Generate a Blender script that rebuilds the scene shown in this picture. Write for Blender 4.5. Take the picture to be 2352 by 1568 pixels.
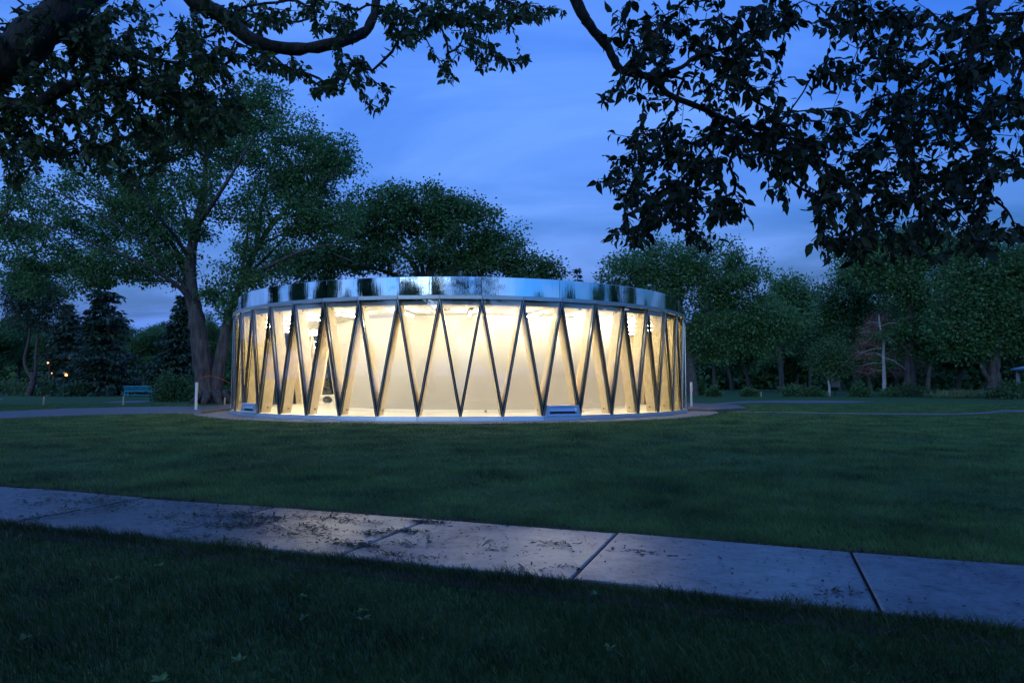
import bpy, math, random
import numpy as np
from mathutils import Matrix, Vector

for o in list(bpy.data.objects):
    bpy.data.objects.remove(o)
SC = bpy.context.scene
COL = SC.collection
rng = np.random.default_rng(11)
random.seed(4)
R_ = math.radians

# ------------------------------------------------------------------ camera
F, CX, CY, CAMH = 1568.0, 1176.0, 784.0, 1.05      # focal length / centre in photo units (2352 wide)
PITCH = math.atan(96 / F)
cam = bpy.data.cameras.new('camera')
cam.sensor_width = 36.0
cam.lens = 24.0
cam.clip_start = 0.05
cam.clip_end = 3000
co = bpy.data.objects.new('camera', cam)
COL.objects.link(co)
co.location = (0, 0, CAMH)
co.rotation_euler = (math.pi / 2 + PITCH, 0, 0)
SC.camera = co

# ------------------------------------------------------------------ world
W = bpy.data.worlds.new('World')
SC.world = W
W.use_nodes = True
nt = W.node_tree
N = nt.nodes
L = nt.links
bg = N['Background']
bg.inputs[1].default_value = 0.15
sky = N.new('ShaderNodeTexSky')
sky.sky_type = 'NISHITA'
sky.sun_disc = False
sky.sun_elevation = R_(-2.2)
sky.sun_rotation = R_(195)


def wmath(op, a, b=None):
    n = N.new('ShaderNodeMath')
    n.operation = op
    for i, v in enumerate((a, b)):
        if v is None:
            continue
        if isinstance(v, (int, float)):
            n.inputs[i].default_value = v
        else:
            L.new(v, n.inputs[i])
    return n.outputs[0]


def wvec(op, a, b):
    n = N.new('ShaderNodeVectorMath')
    n.operation = op
    for i, v in enumerate((a, b)):
        if isinstance(v, tuple):
            n.inputs[i].default_value = v
        else:
            L.new(v, n.inputs[i])
    return n.outputs[0]


tc = N.new('ShaderNodeTexCoord')
sep = N.new('ShaderNodeSeparateXYZ')
L.new(tc.outputs['Generated'], sep.inputs[0])
zc = wmath('ADD', wmath('MAXIMUM', sep.outputs[2], 0.0), 0.16)
cmb = N.new('ShaderNodeCombineXYZ')
L.new(wmath('DIVIDE', sep.outputs[0], zc), cmb.inputs[0])
L.new(wmath('MULTIPLY', wmath('DIVIDE', sep.outputs[1], zc), 1.7), cmb.inputs[1])
cn = N.new('ShaderNodeTexNoise')
cn.inputs['Scale'].default_value = 0.95
cn.inputs['Detail'].default_value = 7
cn.inputs['Roughness'].default_value = 0.52
cn.inputs['Distortion'].default_value = 0.5
L.new(cmb.outputs[0], cn.inputs['Vector'])
cr = N.new('ShaderNodeMapRange')
cr.inputs[1].default_value = 0.36
cr.inputs[2].default_value = 0.66
cr.interpolation_type = 'SMOOTHSTEP'
L.new(cn.outputs[0], cr.inputs[0])
skyt = wvec('MULTIPLY', sky.outputs[0], (.7, 6.2, 27.0))          # dusk sky at a tungsten white balance
cl = wvec('ADD', wvec('MULTIPLY', sky.outputs[0], (2.3, 4.0, 6.0)), (.54, 1.50, 4.7))  # thin cloud veil
mx = N.new('ShaderNodeMix')
mx.data_type = 'VECTOR'
clr = N.new('ShaderNodeMapRange')          # the cloud veil opens towards the right-hand side
clr.interpolation_type = 'SMOOTHSTEP'
clr.inputs[1].default_value = 0.28
clr.inputs[2].default_value = 0.62
clr.inputs[3].default_value = 0.0
clr.inputs[4].default_value = 0.55
L.new(sep.outputs[0], clr.inputs[0])
cov = wmath('SUBTRACT', wmath('ADD', wmath('MULTIPLY', cr.outputs[0], 0.5), 0.46), clr.outputs[0])
L.new(wmath('MAXIMUM', cov, 0.12), mx.inputs[0])
L.new(skyt, mx.inputs[4])
L.new(cl, mx.inputs[5])
L.new(mx.outputs[1], bg.inputs[0])

# ------------------------------------------------------------------ sun (just set, behind the camera) and exposure
sd = bpy.data.lights.new('sun', 'SUN')
sd.energy = 0.7
sd.angle = R_(40)
sd.color = (0.52, 0.78, 1.0)        # afterglow at the photograph's tungsten white balance
so = bpy.data.objects.new('sun', sd)
COL.objects.link(so)
so.rotation_euler = (R_(64), 0, R_(-15))
SC.view_settings.view_transform = 'Standard'
SC.view_settings.look = 'None'
SC.view_settings.exposure = 0.42
SC.view_settings.gamma = 1.0
SC.view_settings.use_curve_mapping = False
SC.cycles.use_denoising = True
SC.cycles.max_bounces = 8
SC.cycles.diffuse_bounces = 5
SC.cycles.glossy_bounces = 4
SC.cycles.transparent_max_bounces = 24
SC.cycles.sample_clamp_indirect = 6.0
SC.cycles.caustics_reflective = False


# ------------------------------------------------------------------ helpers
def ray(x, y):
    u, v = (x - CX) / F, (CY - y) / F
    return np.array([u, math.cos(PITCH) - v * math.sin(PITCH), math.sin(PITCH) + v * math.cos(PITCH)])


def P(x, y, D):
    r = ray(x, y)
    return np.array([0, 0, CAMH]) + r * (D / r[1])


def G(x, y, z=0.0):
    r = ray(x, y)
    return np.array([0, 0, CAMH]) + r * ((z - CAMH) / r[2])


def project(p):
    p = np.asarray(p, float).reshape(-1, 3) - np.array([0, 0, CAMH])
    d = p[:, 1] * math.cos(PITCH) + p[:, 2] * math.sin(PITCH)
    up = -p[:, 1] * math.sin(PITCH) + p[:, 2] * math.cos(PITCH)
    d = np.where(d < 0.05, 0.05, d)
    return CX + F * p[:, 0] / d, CY - F * up / d, d


def tag(o, label=None, cat=None, group=None, kind=None):
    if label:
        o['label'] = label
    if cat:
        o['category'] = cat
    if group:
        o['group'] = group
    if kind:
        o['kind'] = kind
    return o


def empty(name, loc, rz=0.0):
    o = bpy.data.objects.new(name, None)
    o.location = tuple(float(v) for v in loc)
    o.rotation_euler = (0, 0, rz)
    COL.objects.link(o)
    return o


def link(name, me, parent=None):
    o = bpy.data.objects.new(name, me)
    COL.objects.link(o)
    if parent is not None:
        o.parent = parent
    return o


def np_mesh(name, V, polys, mat, smooth=False):
    """polys: list of (M,k) int arrays"""
    V = np.asarray(V, np.float32).reshape(-1, 3)
    me = bpy.data.meshes.new(name)
    polys = [np.asarray(p, np.int32) for p in polys if len(p)]
    nl = sum(p.size for p in polys)
    npoly = sum(len(p) for p in polys)
    me.vertices.add(len(V))
    me.vertices.foreach_set('co', V.ravel())
    me.loops.add(nl)
    me.polygons.add(npoly)
    me.loops.foreach_set('vertex_index', np.concatenate([p.ravel() for p in polys]))
    tot = np.concatenate([np.full(len(p), p.shape[1], np.int32) for p in polys])
    st = np.concatenate([[0], np.cumsum(tot)[:-1]]).astype(np.int32)
    me.polygons.foreach_set('loop_start', st)
    me.polygons.foreach_set('loop_total', tot)
    me.polygons.foreach_set('use_smooth', np.full(npoly, smooth, dtype=bool))
    me.materials.append(mat)
    me.update(calc_edges=True)
    return me


class MB:
    """collects shapes, then links them as one mesh object"""

    def __init__(s):
        s.v, s.f = [], []

    def add(s, verts, faces):
        b = len(s.v)
        s.v += [tuple(map(float, v)) for v in verts]
        s.f += [tuple(b + i for i in f) for f in faces]
        return s

    def box(s, c, size, rz=0.0, taper=1.0):
        x, y, z = size[0] / 2, size[1] / 2, size[2] / 2
        ca, sa = math.cos(rz), math.sin(rz)
        vs = []
        for dz in (-1, 1):
            k = taper if dz > 0 else 1
            for dx, dy in ((-1, -1), (1, -1), (1, 1), (-1, 1)):
                px, py = dx * x * k, dy * y * k
                vs.append((c[0] + px * ca - py * sa, c[1] + px * sa + py * ca, c[2] + dz * z))
        return s.add(vs, [(3, 2, 1, 0), (4, 5, 6, 7), (0, 1, 5, 4), (1, 2, 6, 5), (2, 3, 7, 6), (3, 0, 4, 7)])

    def cyl(s, a, b, r0, r1=None, n=10, caps=True):
        a, b = np.array(a, float), np.array(b, float)
        r1 = r0 if r1 is None else r1
        d = (b - a) / np.linalg.norm(b - a)
        u = np.cross(d, (0.3, 0.8, 0.5) if abs(d[2]) > 0.9 else (0, 0, 1.0))
        u /= np.linalg.norm(u)
        w = np.cross(d, u)
        vs = []
        for p, r in ((a, r0), (b, r1)):
            for i in range(n):
                t = 2 * math.pi * i / n
                vs.append(p + r * (math.cos(t) * u + math.sin(t) * w))
        fs = [(i, (i + 1) % n, n + (i + 1) % n, n + i) for i in range(n)]
        if caps:
            fs += [tuple(range(n - 1, -1, -1)), tuple(range(n, 2 * n))]
        return s.add(vs, fs)

    def beam(s, a, b, w, d, out):
        """rectangular bar a-b, width w sideways, depth d along 'out' (centred)"""
        a, b, out = np.array(a, float), np.array(b, float), np.array(out, float)
        t = (b - a) / np.linalg.norm(b - a)
        out = out - t * out.dot(t)
        out /= np.linalg.norm(out)
        side = np.cross(t, out)
        vs = []
        for p in (a, b):
            for i, j in ((-1, -1), (1, -1), (1, 1), (-1, 1)):
                vs.append(p + side * w / 2 * i + out * d / 2 * j)
        return s.add(vs, [(3, 2, 1, 0), (4, 5, 6, 7), (0, 1, 5, 4), (1, 2, 6, 5), (2, 3, 7, 6), (3, 0, 4, 7)])

    def lathe(s, prof, c, n=24):
        vs, fs = [], []
        m = len(prof)
        for i in range(n):
            t = 2 * math.pi * i / n
            for r, z in prof:
                vs.append((c[0] + r * math.cos(t), c[1] + r * math.sin(t), c[2] + z))
        for i in range(n):
            j = (i + 1) % n
            for k in range(m - 1):
                fs.append((i * m + k, j * m + k, j * m + k + 1, i * m + k + 1))
        return s.add(vs, fs)

    def prism(s, poly, z0, z1):
        n = len(poly)
        vs = [(p[0], p[1], z0) for p in poly] + [(p[0], p[1], z1) for p in poly]
        fs = [(i, (i + 1) % n, n + (i + 1) % n, n + i) for i in range(n)]
        fs += [tuple(range(n - 1, -1, -1)), tuple(range(n, 2 * n))]
        return s.add(vs, fs)

    def mesh(s, name, mat, smooth=False, off=(0, 0, 0)):
        me = bpy.data.meshes.new(name)
        me.from_pydata([(v[0] - off[0], v[1] - off[1], v[2] - off[2]) for v in s.v], [], s.f)
        me.materials.append(mat)
        if smooth:
            me.shade_smooth()
        me.update()
        return me

    def build(s, name, mat, parent=None, smooth=False):
        off = (0, 0, 0)
        p = parent
        while p is not None:
            off = tuple(off[i] + p.location[i] for i in range(3))
            p = p.parent
        return link(name, s.mesh(name, mat, smooth, off), parent)


# ------------------------------------------------------------------ materials
def mat_base(name):
    m = bpy.data.materials.new(name)
    m.use_nodes = True
    t = m.node_tree
    return m, t, t.nodes['Principled BSDF']


def noise_col(t, scale, c0, c1, detail=6, lo=0.35, hi=0.65, coord='Object', stretch=None, rough=0.6):
    tcn = t.nodes.new('ShaderNodeTexCoord')
    n = t.nodes.new('ShaderNodeTexNoise')
    n.inputs['Scale'].default_value = scale
    n.inputs['Detail'].default_value = detail
    n.inputs['Roughness'].default_value = rough
    src = tcn.outputs[coord]
    if stretch:
        mp = t.nodes.new('ShaderNodeMapping')
        mp.inputs['Scale'].default_value = stretch
        t.links.new(src, mp.inputs[0])
        src = mp.outputs[0]
    t.links.new(src, n.inputs['Vector'])
    r = t.nodes.new('ShaderNodeValToRGB')
    r.color_ramp.elements[0].position = lo
    r.color_ramp.elements[1].position = hi
    r.color_ramp.elements[0].color = (*c0, 1)
    r.color_ramp.elements[1].color = (*c1, 1)
    t.links.new(n.outputs[0], r.inputs[0])
    return r.outputs[0], n.outputs[0]


def bump(t, b, h, strength, dist=0.01):
    n = t.nodes.new('ShaderNodeBump')
    n.inputs['Strength'].default_value = strength
    n.inputs['Distance'].default_value = dist
    t.links.new(h, n.inputs['Height'])
    t.links.new(n.outputs[0], b.inputs['Normal'])


def simple(name, c0, c1=None, scale=4.0, rough=0.6, metal=0.0, bstr=0.0, bscale=60.0, stretch=None, bdist=0.005):
    m, t, b = mat_base(name)
    c1 = c1 or tuple(v * 0.85 for v in c0)
    col, _ = noise_col(t, scale, c0, c1, stretch=stretch)
    t.links.new(col, b.inputs['Base Color'])
    b.inputs['Roughness'].default_value = rough
    b.inputs['Metallic'].default_value = metal
    if bstr:
        _, h = noise_col(t, bscale, c0, c1, stretch=stretch)
        bump(t, b, h, bstr, bdist)
    return m


def leaf_mat(name, c0, c1, c2, trans=0.25, rough=0.5, patch=0):
    m, t, b = mat_base(name)
    g = t.nodes.new('ShaderNodeNewGeometry')
    oi = t.nodes.new('ShaderNodeObjectInfo')
    ad = t.nodes.new('ShaderNodeMath')
    ad.operation = 'ADD'
    t.links.new(g.outputs['Random Per Island'], ad.inputs[0])
    t.links.new(oi.outputs['Random'], ad.inputs[1])
    fr = t.nodes.new('ShaderNodeMath')
    fr.operation = 'FRACT'
    t.links.new(ad.outputs[0], fr.inputs[0])
    r = t.nodes.new('ShaderNodeValToRGB')
    e = r.color_ramp.elements
    e[0].color = (*c0, 1)
    e[1].color = (*c2, 1)
    k = e.new(0.55)
    k.color = (*c1, 1)
    t.links.new(fr.outputs[0], r.inputs[0])
    colr = r.outputs[0]
    if patch:
        pc_, _ = noise_col(t, patch, (.38, .42, .45), (1.6, 1.55, 1.4), detail=6, lo=.36, hi=.64, rough=.65)
        mm_ = t.nodes.new('ShaderNodeMix')
        mm_.data_type = 'RGBA'
        mm_.blend_type = 'MULTIPLY'
        mm_.inputs[0].default_value = 1
        t.links.new(colr, mm_.inputs[6])
        t.links.new(pc_, mm_.inputs[7])
        colr = mm_.outputs[2]
    t.links.new(colr, b.inputs['Base Color'])
    b.inputs['Roughness'].default_value = rough
    b.inputs['Specular IOR Level'].default_value = 0.5
    tr = t.nodes.new('ShaderNodeBsdfTranslucent')
    t.links.new(colr, tr.inputs[0])
    mxs = t.nodes.new('ShaderNodeMixShader')
    mxs.inputs[0].default_value = trans
    t.links.new(b.outputs[0], mxs.inputs[1])
    t.links.new(tr.outputs[0], mxs.inputs[2])
    t.links.new(mxs.outputs[0], t.nodes['Material Output'].inputs[0])
    return m


M = {}
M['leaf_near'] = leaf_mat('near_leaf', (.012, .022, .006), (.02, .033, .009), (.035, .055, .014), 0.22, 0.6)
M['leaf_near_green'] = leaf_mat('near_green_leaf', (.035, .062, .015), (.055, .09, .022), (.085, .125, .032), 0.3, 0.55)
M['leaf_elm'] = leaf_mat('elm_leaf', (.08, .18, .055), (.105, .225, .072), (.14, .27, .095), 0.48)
M['leaf_dark'] = leaf_mat('dark_leaf', (.055, .14, .04), (.08, .18, .055), (.11, .215, .07), 0.4)
M['needle'] = leaf_mat('needle', (.022, .05, .03), (.035, .07, .04), (.05, .09, .05), 0.1)
M['dead_needle'] = leaf_mat('dead_needle', (.22, .10, .075), (.30, .14, .10), (.36, .19, .13), 0.2)
M['bush'] = leaf_mat('bush_leaf', (.045, .11, .04), (.065, .15, .05), (.095, .19, .065), 0.3)
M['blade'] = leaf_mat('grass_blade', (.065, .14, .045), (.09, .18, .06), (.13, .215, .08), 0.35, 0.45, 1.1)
M['blade_near'] = leaf_mat('shaded_grass_blade', (.026, .058, .02), (.04, .08, .028), (.07, .105, .038), 0.3, 0.45, 1.6)  # darker copy of the lawn blades, canopy shade put into the colour
M['pale_grass'] = leaf_mat('pale_grass', (.16, .22, .09), (.22, .28, .12), (.3, .34, .17), 0.3)
M['litter'] = leaf_mat('litter', (.03, .022, .018), (.07, .045, .035), (.13, .08, .06), 0.05, 0.8)
M['clipping'] = leaf_mat('clipping', (.02, .03, .012), (.035, .045, .018), (.06, .055, .03), 0.05, 0.8)
M['bark'] = simple('bark', (.03, .025, .022), (.11, .09, .08), 3.0, 0.9, 0, 0.9, 9.0, (2.2, 2.2, 0.35), 0.05)
M['bark_near'] = simple('near_bark', (.018, .015, .013), (.07, .06, .05), 7.0, 0.9, 0, 1.0, 16.0, (2.5, 2.5, 0.8), 0.03)
M['bark_dark'] = simple('dark_bark', (.05, .04, .034), (.10, .085, .07), 4.0, 0.9, 0, 0.9, 22.0, (1.5, 1.5, 0.6), 0.02)
M['bark_pale'] = simple('pale_bark', (.30, .28, .26), (.46, .43, .41), 5.0, 0.9, 0, 0.4, 30.0)
M['bark_pine'] = simple('pine_bark', (.05, .035, .032), (.11, .075, .066), 5.0, 0.9, 0, 0.4, 30.0)
M['soil'] = simple('soil', (.02, .015, .012), (.05, .036, .028), 14, 0.95, 0, 0.8, 60, None, 0.03)
M['asphalt'] = simple('asphalt', (.085, .085, .088), (.13, .13, .13), 2.2, 0.6, 0, 0.35, 90)
M['gravel'] = simple('gravel', (.12, .12, .125), (.24, .24, .245), 28, 0.8, 0, 0.6, 70, None, 0.02)
M['terrace'] = simple('terrace_concrete', (.075, .068, .06), (.12, .11, .10), 3, 0.7, 0, 0.3, 60)
M['alu'] = simple('aluminium', (.80, .81, .82), (.74, .75, .76), 1.5, 0.38, 0.9)
M['alu_line'] = simple('aluminium_strip', (.55, .55, .56), None, 2, 0.3, 0.9)
M['gasket'] = simple('black_frame', (.018, .018, .02), None, 4, 0.3)
M['slot'] = simple('dark_slot', (.02, .02, .022), None, 4, 0.6)
M['white'] = simple('white_paint', (.82, .80, .76), (.79, .77, .73), 0.8, 0.6)
M['ceil'] = simple('ceiling_paint', (.72, .70, .67), (.68, .67, .64), 0.8, 0.75)
M['floor'] = simple('polished_floor', (.76, .72, .64), (.68, .64, .56), 0.9, 0.35)
M['roof'] = simple('roof_membrane', (.12, .12, .12), None, 2, 0.8)
M['teal'] = simple('teal_metal', (.02, .30, .42), (.018, .25, .36), 6, 0.4)
M['stake'] = simple('stake_wood', (.5, .38, .24), (.42, .3, .19), 20, 0.8)
M['ribbon'] = simple('orange_ribbon', (.45, .07, .02), None, 10, 0.6)
M['blue_roof'] = simple('blue_metal_roof', (.1, .2, .28), None, 3, 0.45)
M['dark_box'] = simple('dark_metal', (.02, .022, .022), None, 5, 0.6)
M['grey_metal'] = simple('grey_metal', (.2, .2, .2), None, 5, 0.5)

# glulam timber with fine lamination grain
m, t, b = mat_base('glulam_timber')
col, h = noise_col(t, 2.2, (.62, .49, .31), (.78, .65, .45), stretch=(9, 9, 0.5))
t.links.new(col, b.inputs['Base Color'])
b.inputs['Roughness'].default_value = 0.55
bump(t, b, h, 0.15, 0.003)
M['timber'] = m

# polished steel, slightly wavy
m, t, b = mat_base('polished_steel')
b.inputs['Base Color'].default_value = (.84, .85, .87, 1)
b.inputs['Metallic'].default_value = 1
b.inputs['Roughness'].default_value = 0.03
_, h = noise_col(t, 2.2, (0, 0, 0), (1, 1, 1), detail=5, stretch=(2.6, 2.6, 0.3))
bump(t, b, h, 0.10, 0.03)
M['mirror'] = m

# facade glass: clear sheet with a coating that reflects more at grazing angles (symmetric front and back)
m = bpy.data.materials.new('facade_glass')
m.use_nodes = True
t = m.node_tree
t.nodes.remove(t.nodes['Principled BSDF'])
lw = t.nodes.new('ShaderNodeLayerWeight')
lw.inputs[0].default_value = 0.5
pw = t.nodes.new('ShaderNodeMath')
pw.operation = 'POWER'
pw.inputs[1].default_value = 4.5
t.links.new(lw.outputs['Facing'], pw.inputs[0])
ma = t.nodes.new('ShaderNodeMath')
ma.operation = 'MULTIPLY_ADD'
ma.inputs[1].default_value = 0.6
ma.inputs[2].default_value = 0.16
t.links.new(pw.outputs[0], ma.inputs[0])
tb = t.nodes.new('ShaderNodeBsdfTransparent')
rc = t.nodes.new('ShaderNodeValToRGB')
rc.color_ramp.elements[0].color = (.97, .96, .90, 1)
rc.color_ramp.elements[1].color = (.62, .55, .22, 1)
rc.color_ramp.elements[0].position = 0.25
t.links.new(lw.outputs['Facing'], rc.inputs[0])
t.links.new(rc.outputs[0], tb.inputs[0])
gb = t.nodes.new('ShaderNodeBsdfGlossy')
gb.inputs['Roughness'].default_value = 0.0
gb.inputs['Color'].default_value = (.95, .97, 1, 1)
ms = t.nodes.new('ShaderNodeMixShader')
t.links.new(ma.outputs[0], ms.inputs[0])
t.links.new(tb.outputs[0], ms.inputs[1])
t.links.new(gb.outputs[0], ms.inputs[2])
t.links.new(ms.outputs[0], t.nodes['Material Output'].inputs[0])
M['glass'] = m


def emit(name, c, s):
    m = bpy.data.materials.new(name)
    m.use_nodes = True
    t = m.node_tree
    t.nodes.remove(t.nodes['Principled BSDF'])
    e = t.nodes.new('ShaderNodeEmission')
    e.inputs[0].default_value = (*c, 1)
    e.inputs[1].default_value = s
    t.links.new(e.outputs[0], t.nodes['Material Output'].inputs[0])
    return m


M['tube'] = emit('fluorescent_tube', (1.0, .905, .70), 190.0)
M['sodium'] = emit('sodium_lamp', (1.0, .36, .10), 5.0)

# lawn ground
m, t, b = mat_base('lawn_ground')
c1, h1 = noise_col(t, 0.5, (.035, .10, .03), (.065, .145, .045), detail=8, lo=.3, hi=.7)
c2, h2 = noise_col(t, 18, (.45, .45, .45), (1.25, 1.2, 1.1), detail=6, lo=.25, hi=.75, stretch=(1, 1, 1))
mm = t.nodes.new('ShaderNodeMix')
mm.data_type = 'RGBA'
mm.blend_type = 'MULTIPLY'
mm.inputs[0].default_value = 1
t.links.new(c1, mm.inputs[6])
t.links.new(c2, mm.inputs[7])
t.links.new(mm.outputs[2], b.inputs['Base Color'])
b.inputs['Roughness'].default_value = 0.85
b.inputs['Specular IOR Level'].default_value = 0.2
bump(t, b, h2, 0.8, 0.06)
M['lawn'] = m

# damp broom-finished concrete: dry and stained; smoother spots placed to paint bright sheen patches
m, t, b = mat_base('damp_concrete')
c1, h1 = noise_col(t, 1.7, (.03, .032, .037), (.11, .112, .118), detail=10, lo=.32, hi=.68, rough=.7)
c2, h2 = noise_col(t, 30, (.45, .45, .45), (1.15, 1.15, 1.15), detail=6, lo=.32, hi=.6)
mm = t.nodes.new('ShaderNodeMix')
mm.data_type = 'RGBA'
mm.blend_type = 'MULTIPLY'
mm.inputs[0].default_value = 1
t.links.new(c1, mm.inputs[6])
t.links.new(c2, mm.inputs[7])
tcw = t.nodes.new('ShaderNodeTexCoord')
sheen_mask = None
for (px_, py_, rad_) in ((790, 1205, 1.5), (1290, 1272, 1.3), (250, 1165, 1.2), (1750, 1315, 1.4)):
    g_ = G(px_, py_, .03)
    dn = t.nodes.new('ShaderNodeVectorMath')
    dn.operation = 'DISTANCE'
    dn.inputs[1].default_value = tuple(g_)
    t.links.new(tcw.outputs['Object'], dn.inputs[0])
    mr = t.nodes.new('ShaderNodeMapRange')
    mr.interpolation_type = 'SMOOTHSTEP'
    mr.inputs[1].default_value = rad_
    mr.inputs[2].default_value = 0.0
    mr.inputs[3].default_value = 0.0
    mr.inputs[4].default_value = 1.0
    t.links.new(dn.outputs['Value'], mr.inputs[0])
    if sheen_mask is None:
        sheen_mask = mr.outputs[0]
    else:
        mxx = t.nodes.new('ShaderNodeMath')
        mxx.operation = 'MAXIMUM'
        t.links.new(sheen_mask, mxx.inputs[0])
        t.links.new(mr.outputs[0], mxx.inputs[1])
        sheen_mask = mxx.outputs[0]
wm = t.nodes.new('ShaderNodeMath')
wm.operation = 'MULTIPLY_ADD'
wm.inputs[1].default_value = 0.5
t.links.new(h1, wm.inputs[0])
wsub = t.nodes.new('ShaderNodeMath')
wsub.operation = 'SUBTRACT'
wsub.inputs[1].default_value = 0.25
t.links.new(sheen_mask, wsub.inputs[0])
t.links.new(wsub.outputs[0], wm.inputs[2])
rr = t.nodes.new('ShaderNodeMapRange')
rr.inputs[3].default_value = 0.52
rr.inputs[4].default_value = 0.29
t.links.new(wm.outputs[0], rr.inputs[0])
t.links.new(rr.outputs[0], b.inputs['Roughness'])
t.links.new(mm.outputs[2], b.inputs['Base Color'])
b.inputs['IOR'].default_value = 1.9
_, h3 = noise_col(t, 55, (0, 0, 0), (1, 1, 1), detail=8, rough=.7, stretch=(0.8, 2.0, 1))
bump(t, b, h3, 0.3, 0.003)
sl_ = t.nodes.new('ShaderNodeMapRange')      # pits, dirt and worn paste break up the sheen
sl_.inputs[1].default_value = 0.36
sl_.inputs[2].default_value = 0.60
sl_.inputs[3].default_value = 0.08
sl_.inputs[4].default_value = 0.75
_, h4 = noise_col(t, 11, (0, 0, 0), (1, 1, 1), detail=12, rough=.78)
t.links.new(h4, sl_.inputs[0])
t.links.new(sl_.outputs[0], b.inputs['Specular IOR Level'])
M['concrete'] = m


# ------------------------------------------------------------------ the ground and paths
def sheet(name, poly, z, mat):
    o = MB().add([(p[0], p[1], z) for p in poly], [tuple(range(len(poly)))]).build(name, mat)
    return tag(o, kind='structure')


gsz = 900
gv = [(-gsz, -gsz, 0), (gsz, -gsz, 0), (gsz, gsz, 0), (-gsz, gsz, 0)]
tag(MB().add(gv, [(0, 1, 2, 3)]).build('ground', M['lawn']), kind='structure')

# pavilion plan
PHI = R_(-4.02)
PD = 27.4
PR = 0.3131 * PD
PC = np.array([PD * math.sin(PHI), PD * math.cos(PHI)])
NB = 46
ST = 2 * math.pi / NB
PH = 0.932


def ring(a, r, z):
    return np.array([PC[0] + r * math.sin(a), PC[1] - r * math.cos(a), z])


def gp(pts):
    return [G(*p)[:2] for p in pts]


# sidewalk in the foreground: cast slabs with open joints
near = [G(x, y, .03)[:2] for x, y in ((0, 1200), (400, 1233), (800, 1275), (1310, 1335), (1600, 1362), (2005, 1405), (2352, 1445))]
far = [G(x, y, .03)[:2] for x, y in ((0, 1115), (500, 1157), (1000, 1191), (1425, 1228), (1930, 1265), (2352, 1294))]
_m = np.concatenate([np.array(near) - np.mean(near, axis=0), np.array(far) - np.mean(far, axis=0)])
_w, _v = np.linalg.eigh(_m.T @ _m)
SW_N = _v[:, 0] * np.sign(_v[1, 0])
SW_D = np.array([SW_N[1], -SW_N[0]])
D_NEAR = float(np.mean([p @ SW_N for p in near]))
D_FAR = float(np.mean([p @ SW_N for p in far]))
J0 = float(G(1310, 1335, .03)[:2] @ SW_D)
sw = tag(empty('sidewalk', (0, 0, 0)), kind='structure')


def sw_pt(s, n):
    return SW_D * s + SW_N * n


edge_poly = [sw_pt(-60, D_NEAR - .22), sw_pt(40, D_NEAR - .22), sw_pt(40, D_FAR + .26), sw_pt(-60, D_FAR + .26)]
sheet('soil_bed', edge_poly, 0.004, M['soil'])
SL = 1.43
for k in range(-10, 7):
    s0, s1 = J0 + k * SL + .008, J0 + (k + 1) * SL - .008
    dz = rng.uniform(-.006, .006)
    tilt = rng.uniform(-.009, .009)
    e = .012
    vs = []
    for (q0, q1, m0, m1, z) in ((s0, s1, D_NEAR, D_FAR, 0.006), (s0, s1, D_NEAR, D_FAR, .024 + dz), (s0 + e, s1 - e, D_NEAR + e, D_FAR - e, .030 + dz)):
        for s_, n_ in ((q0, m0), (q1, m0), (q1, m1), (q0, m1)):
            p = sw_pt(s_, n_)
            vs.append((p[0], p[1], z + (tilt if s_ > s0 + .5 else -tilt) * (z > .02)))
    fs = [(8, 9, 10, 11)]
    for a in (0, 4):
        for i in range(4):
            j = (i + 1) % 4
            fs.append((a + i, a + j, a + 4 + j, a + 4 + i))
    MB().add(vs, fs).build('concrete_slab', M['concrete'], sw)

# apron of gravel round the pavilion, asphalt plaza and thin paths
ap = [ring(a, PR + 1.15 + .06 * math.sin(5 * a), 0)[:2] for a in np.linspace(0, 2 * math.pi, 97)[:-1]]
sheet('gravel_apron', ap, 0.012, M['gravel'])
sheet('asphalt_path', gp([(-420, 975), (0, 961), (120, 957), (250, 952.5), (380, 950), (470, 951.5), (560, 952), (640, 944), (620, 930), (440, 933), (300, 934.5), (150, 938), (0, 945), (-420, 956)]), 0.008, M['asphalt'])
sheet('asphalt_path', gp([(1560, 934), (1700, 921.0), (1800, 919.6), (1900, 919.6), (2010, 922), (1960, 925), (1850, 925.5), (1750, 924.5), (1690, 927)]), 0.008, M['asphalt'])
up_, lo_ = [], []
for x, y, w in ((1690, 945.5, 1.6), (1800, 947.5, 2.0), (1950, 950, 2.6), (2100, 951.5, 3), (2200, 951.5, 3.2), (2270, 948.5, 4.2), (2300, 944.5, 4), (2420, 945, 7.5), (2560, 945, 8)):
    up_.append((x, y - w / 2))
    lo_.append((x, y + w / 2))
sheet('asphalt_path', gp(up_ + lo_[::-1]), 0.016, M['asphalt'])
sheet('asphalt_path', gp([(-60, 922), (10, 916.5), (-5, 914), (-90, 916)]), 0.008, M['asphalt'])
sheet('narrow_path', gp([(232, 924), (300, 924.5), (364, 922), (364, 920), (310, 920.5), (262, 922)]), 0.008, M['asphalt'])

# raised concrete terrace behind the pavilion, showing on both sides
ter = [G(462, 951)[:2], G(527, 942.5)[:2]]
back = [ring(a, PR + .25, 0)[:2] for a in np.linspace(R_(-75), R_(75), 9)]
rt = [G(1588, 944)[:2], G(1640, 945.5)[:2], G(1716, 941.5)[:2], G(1690, 933)[:2], G(1585, 929)[:2]]
lt = [G(700, 927)[:2], G(560, 929)[:2], G(468, 938)[:2]]
poly = [ter[0], ter[1]] + [np.array([PC[0], PC[1]])] + rt + lt
tag(MB().prism(poly, 0.003, 0.085).build('terrace', M['terrace']), kind='structure')

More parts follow.
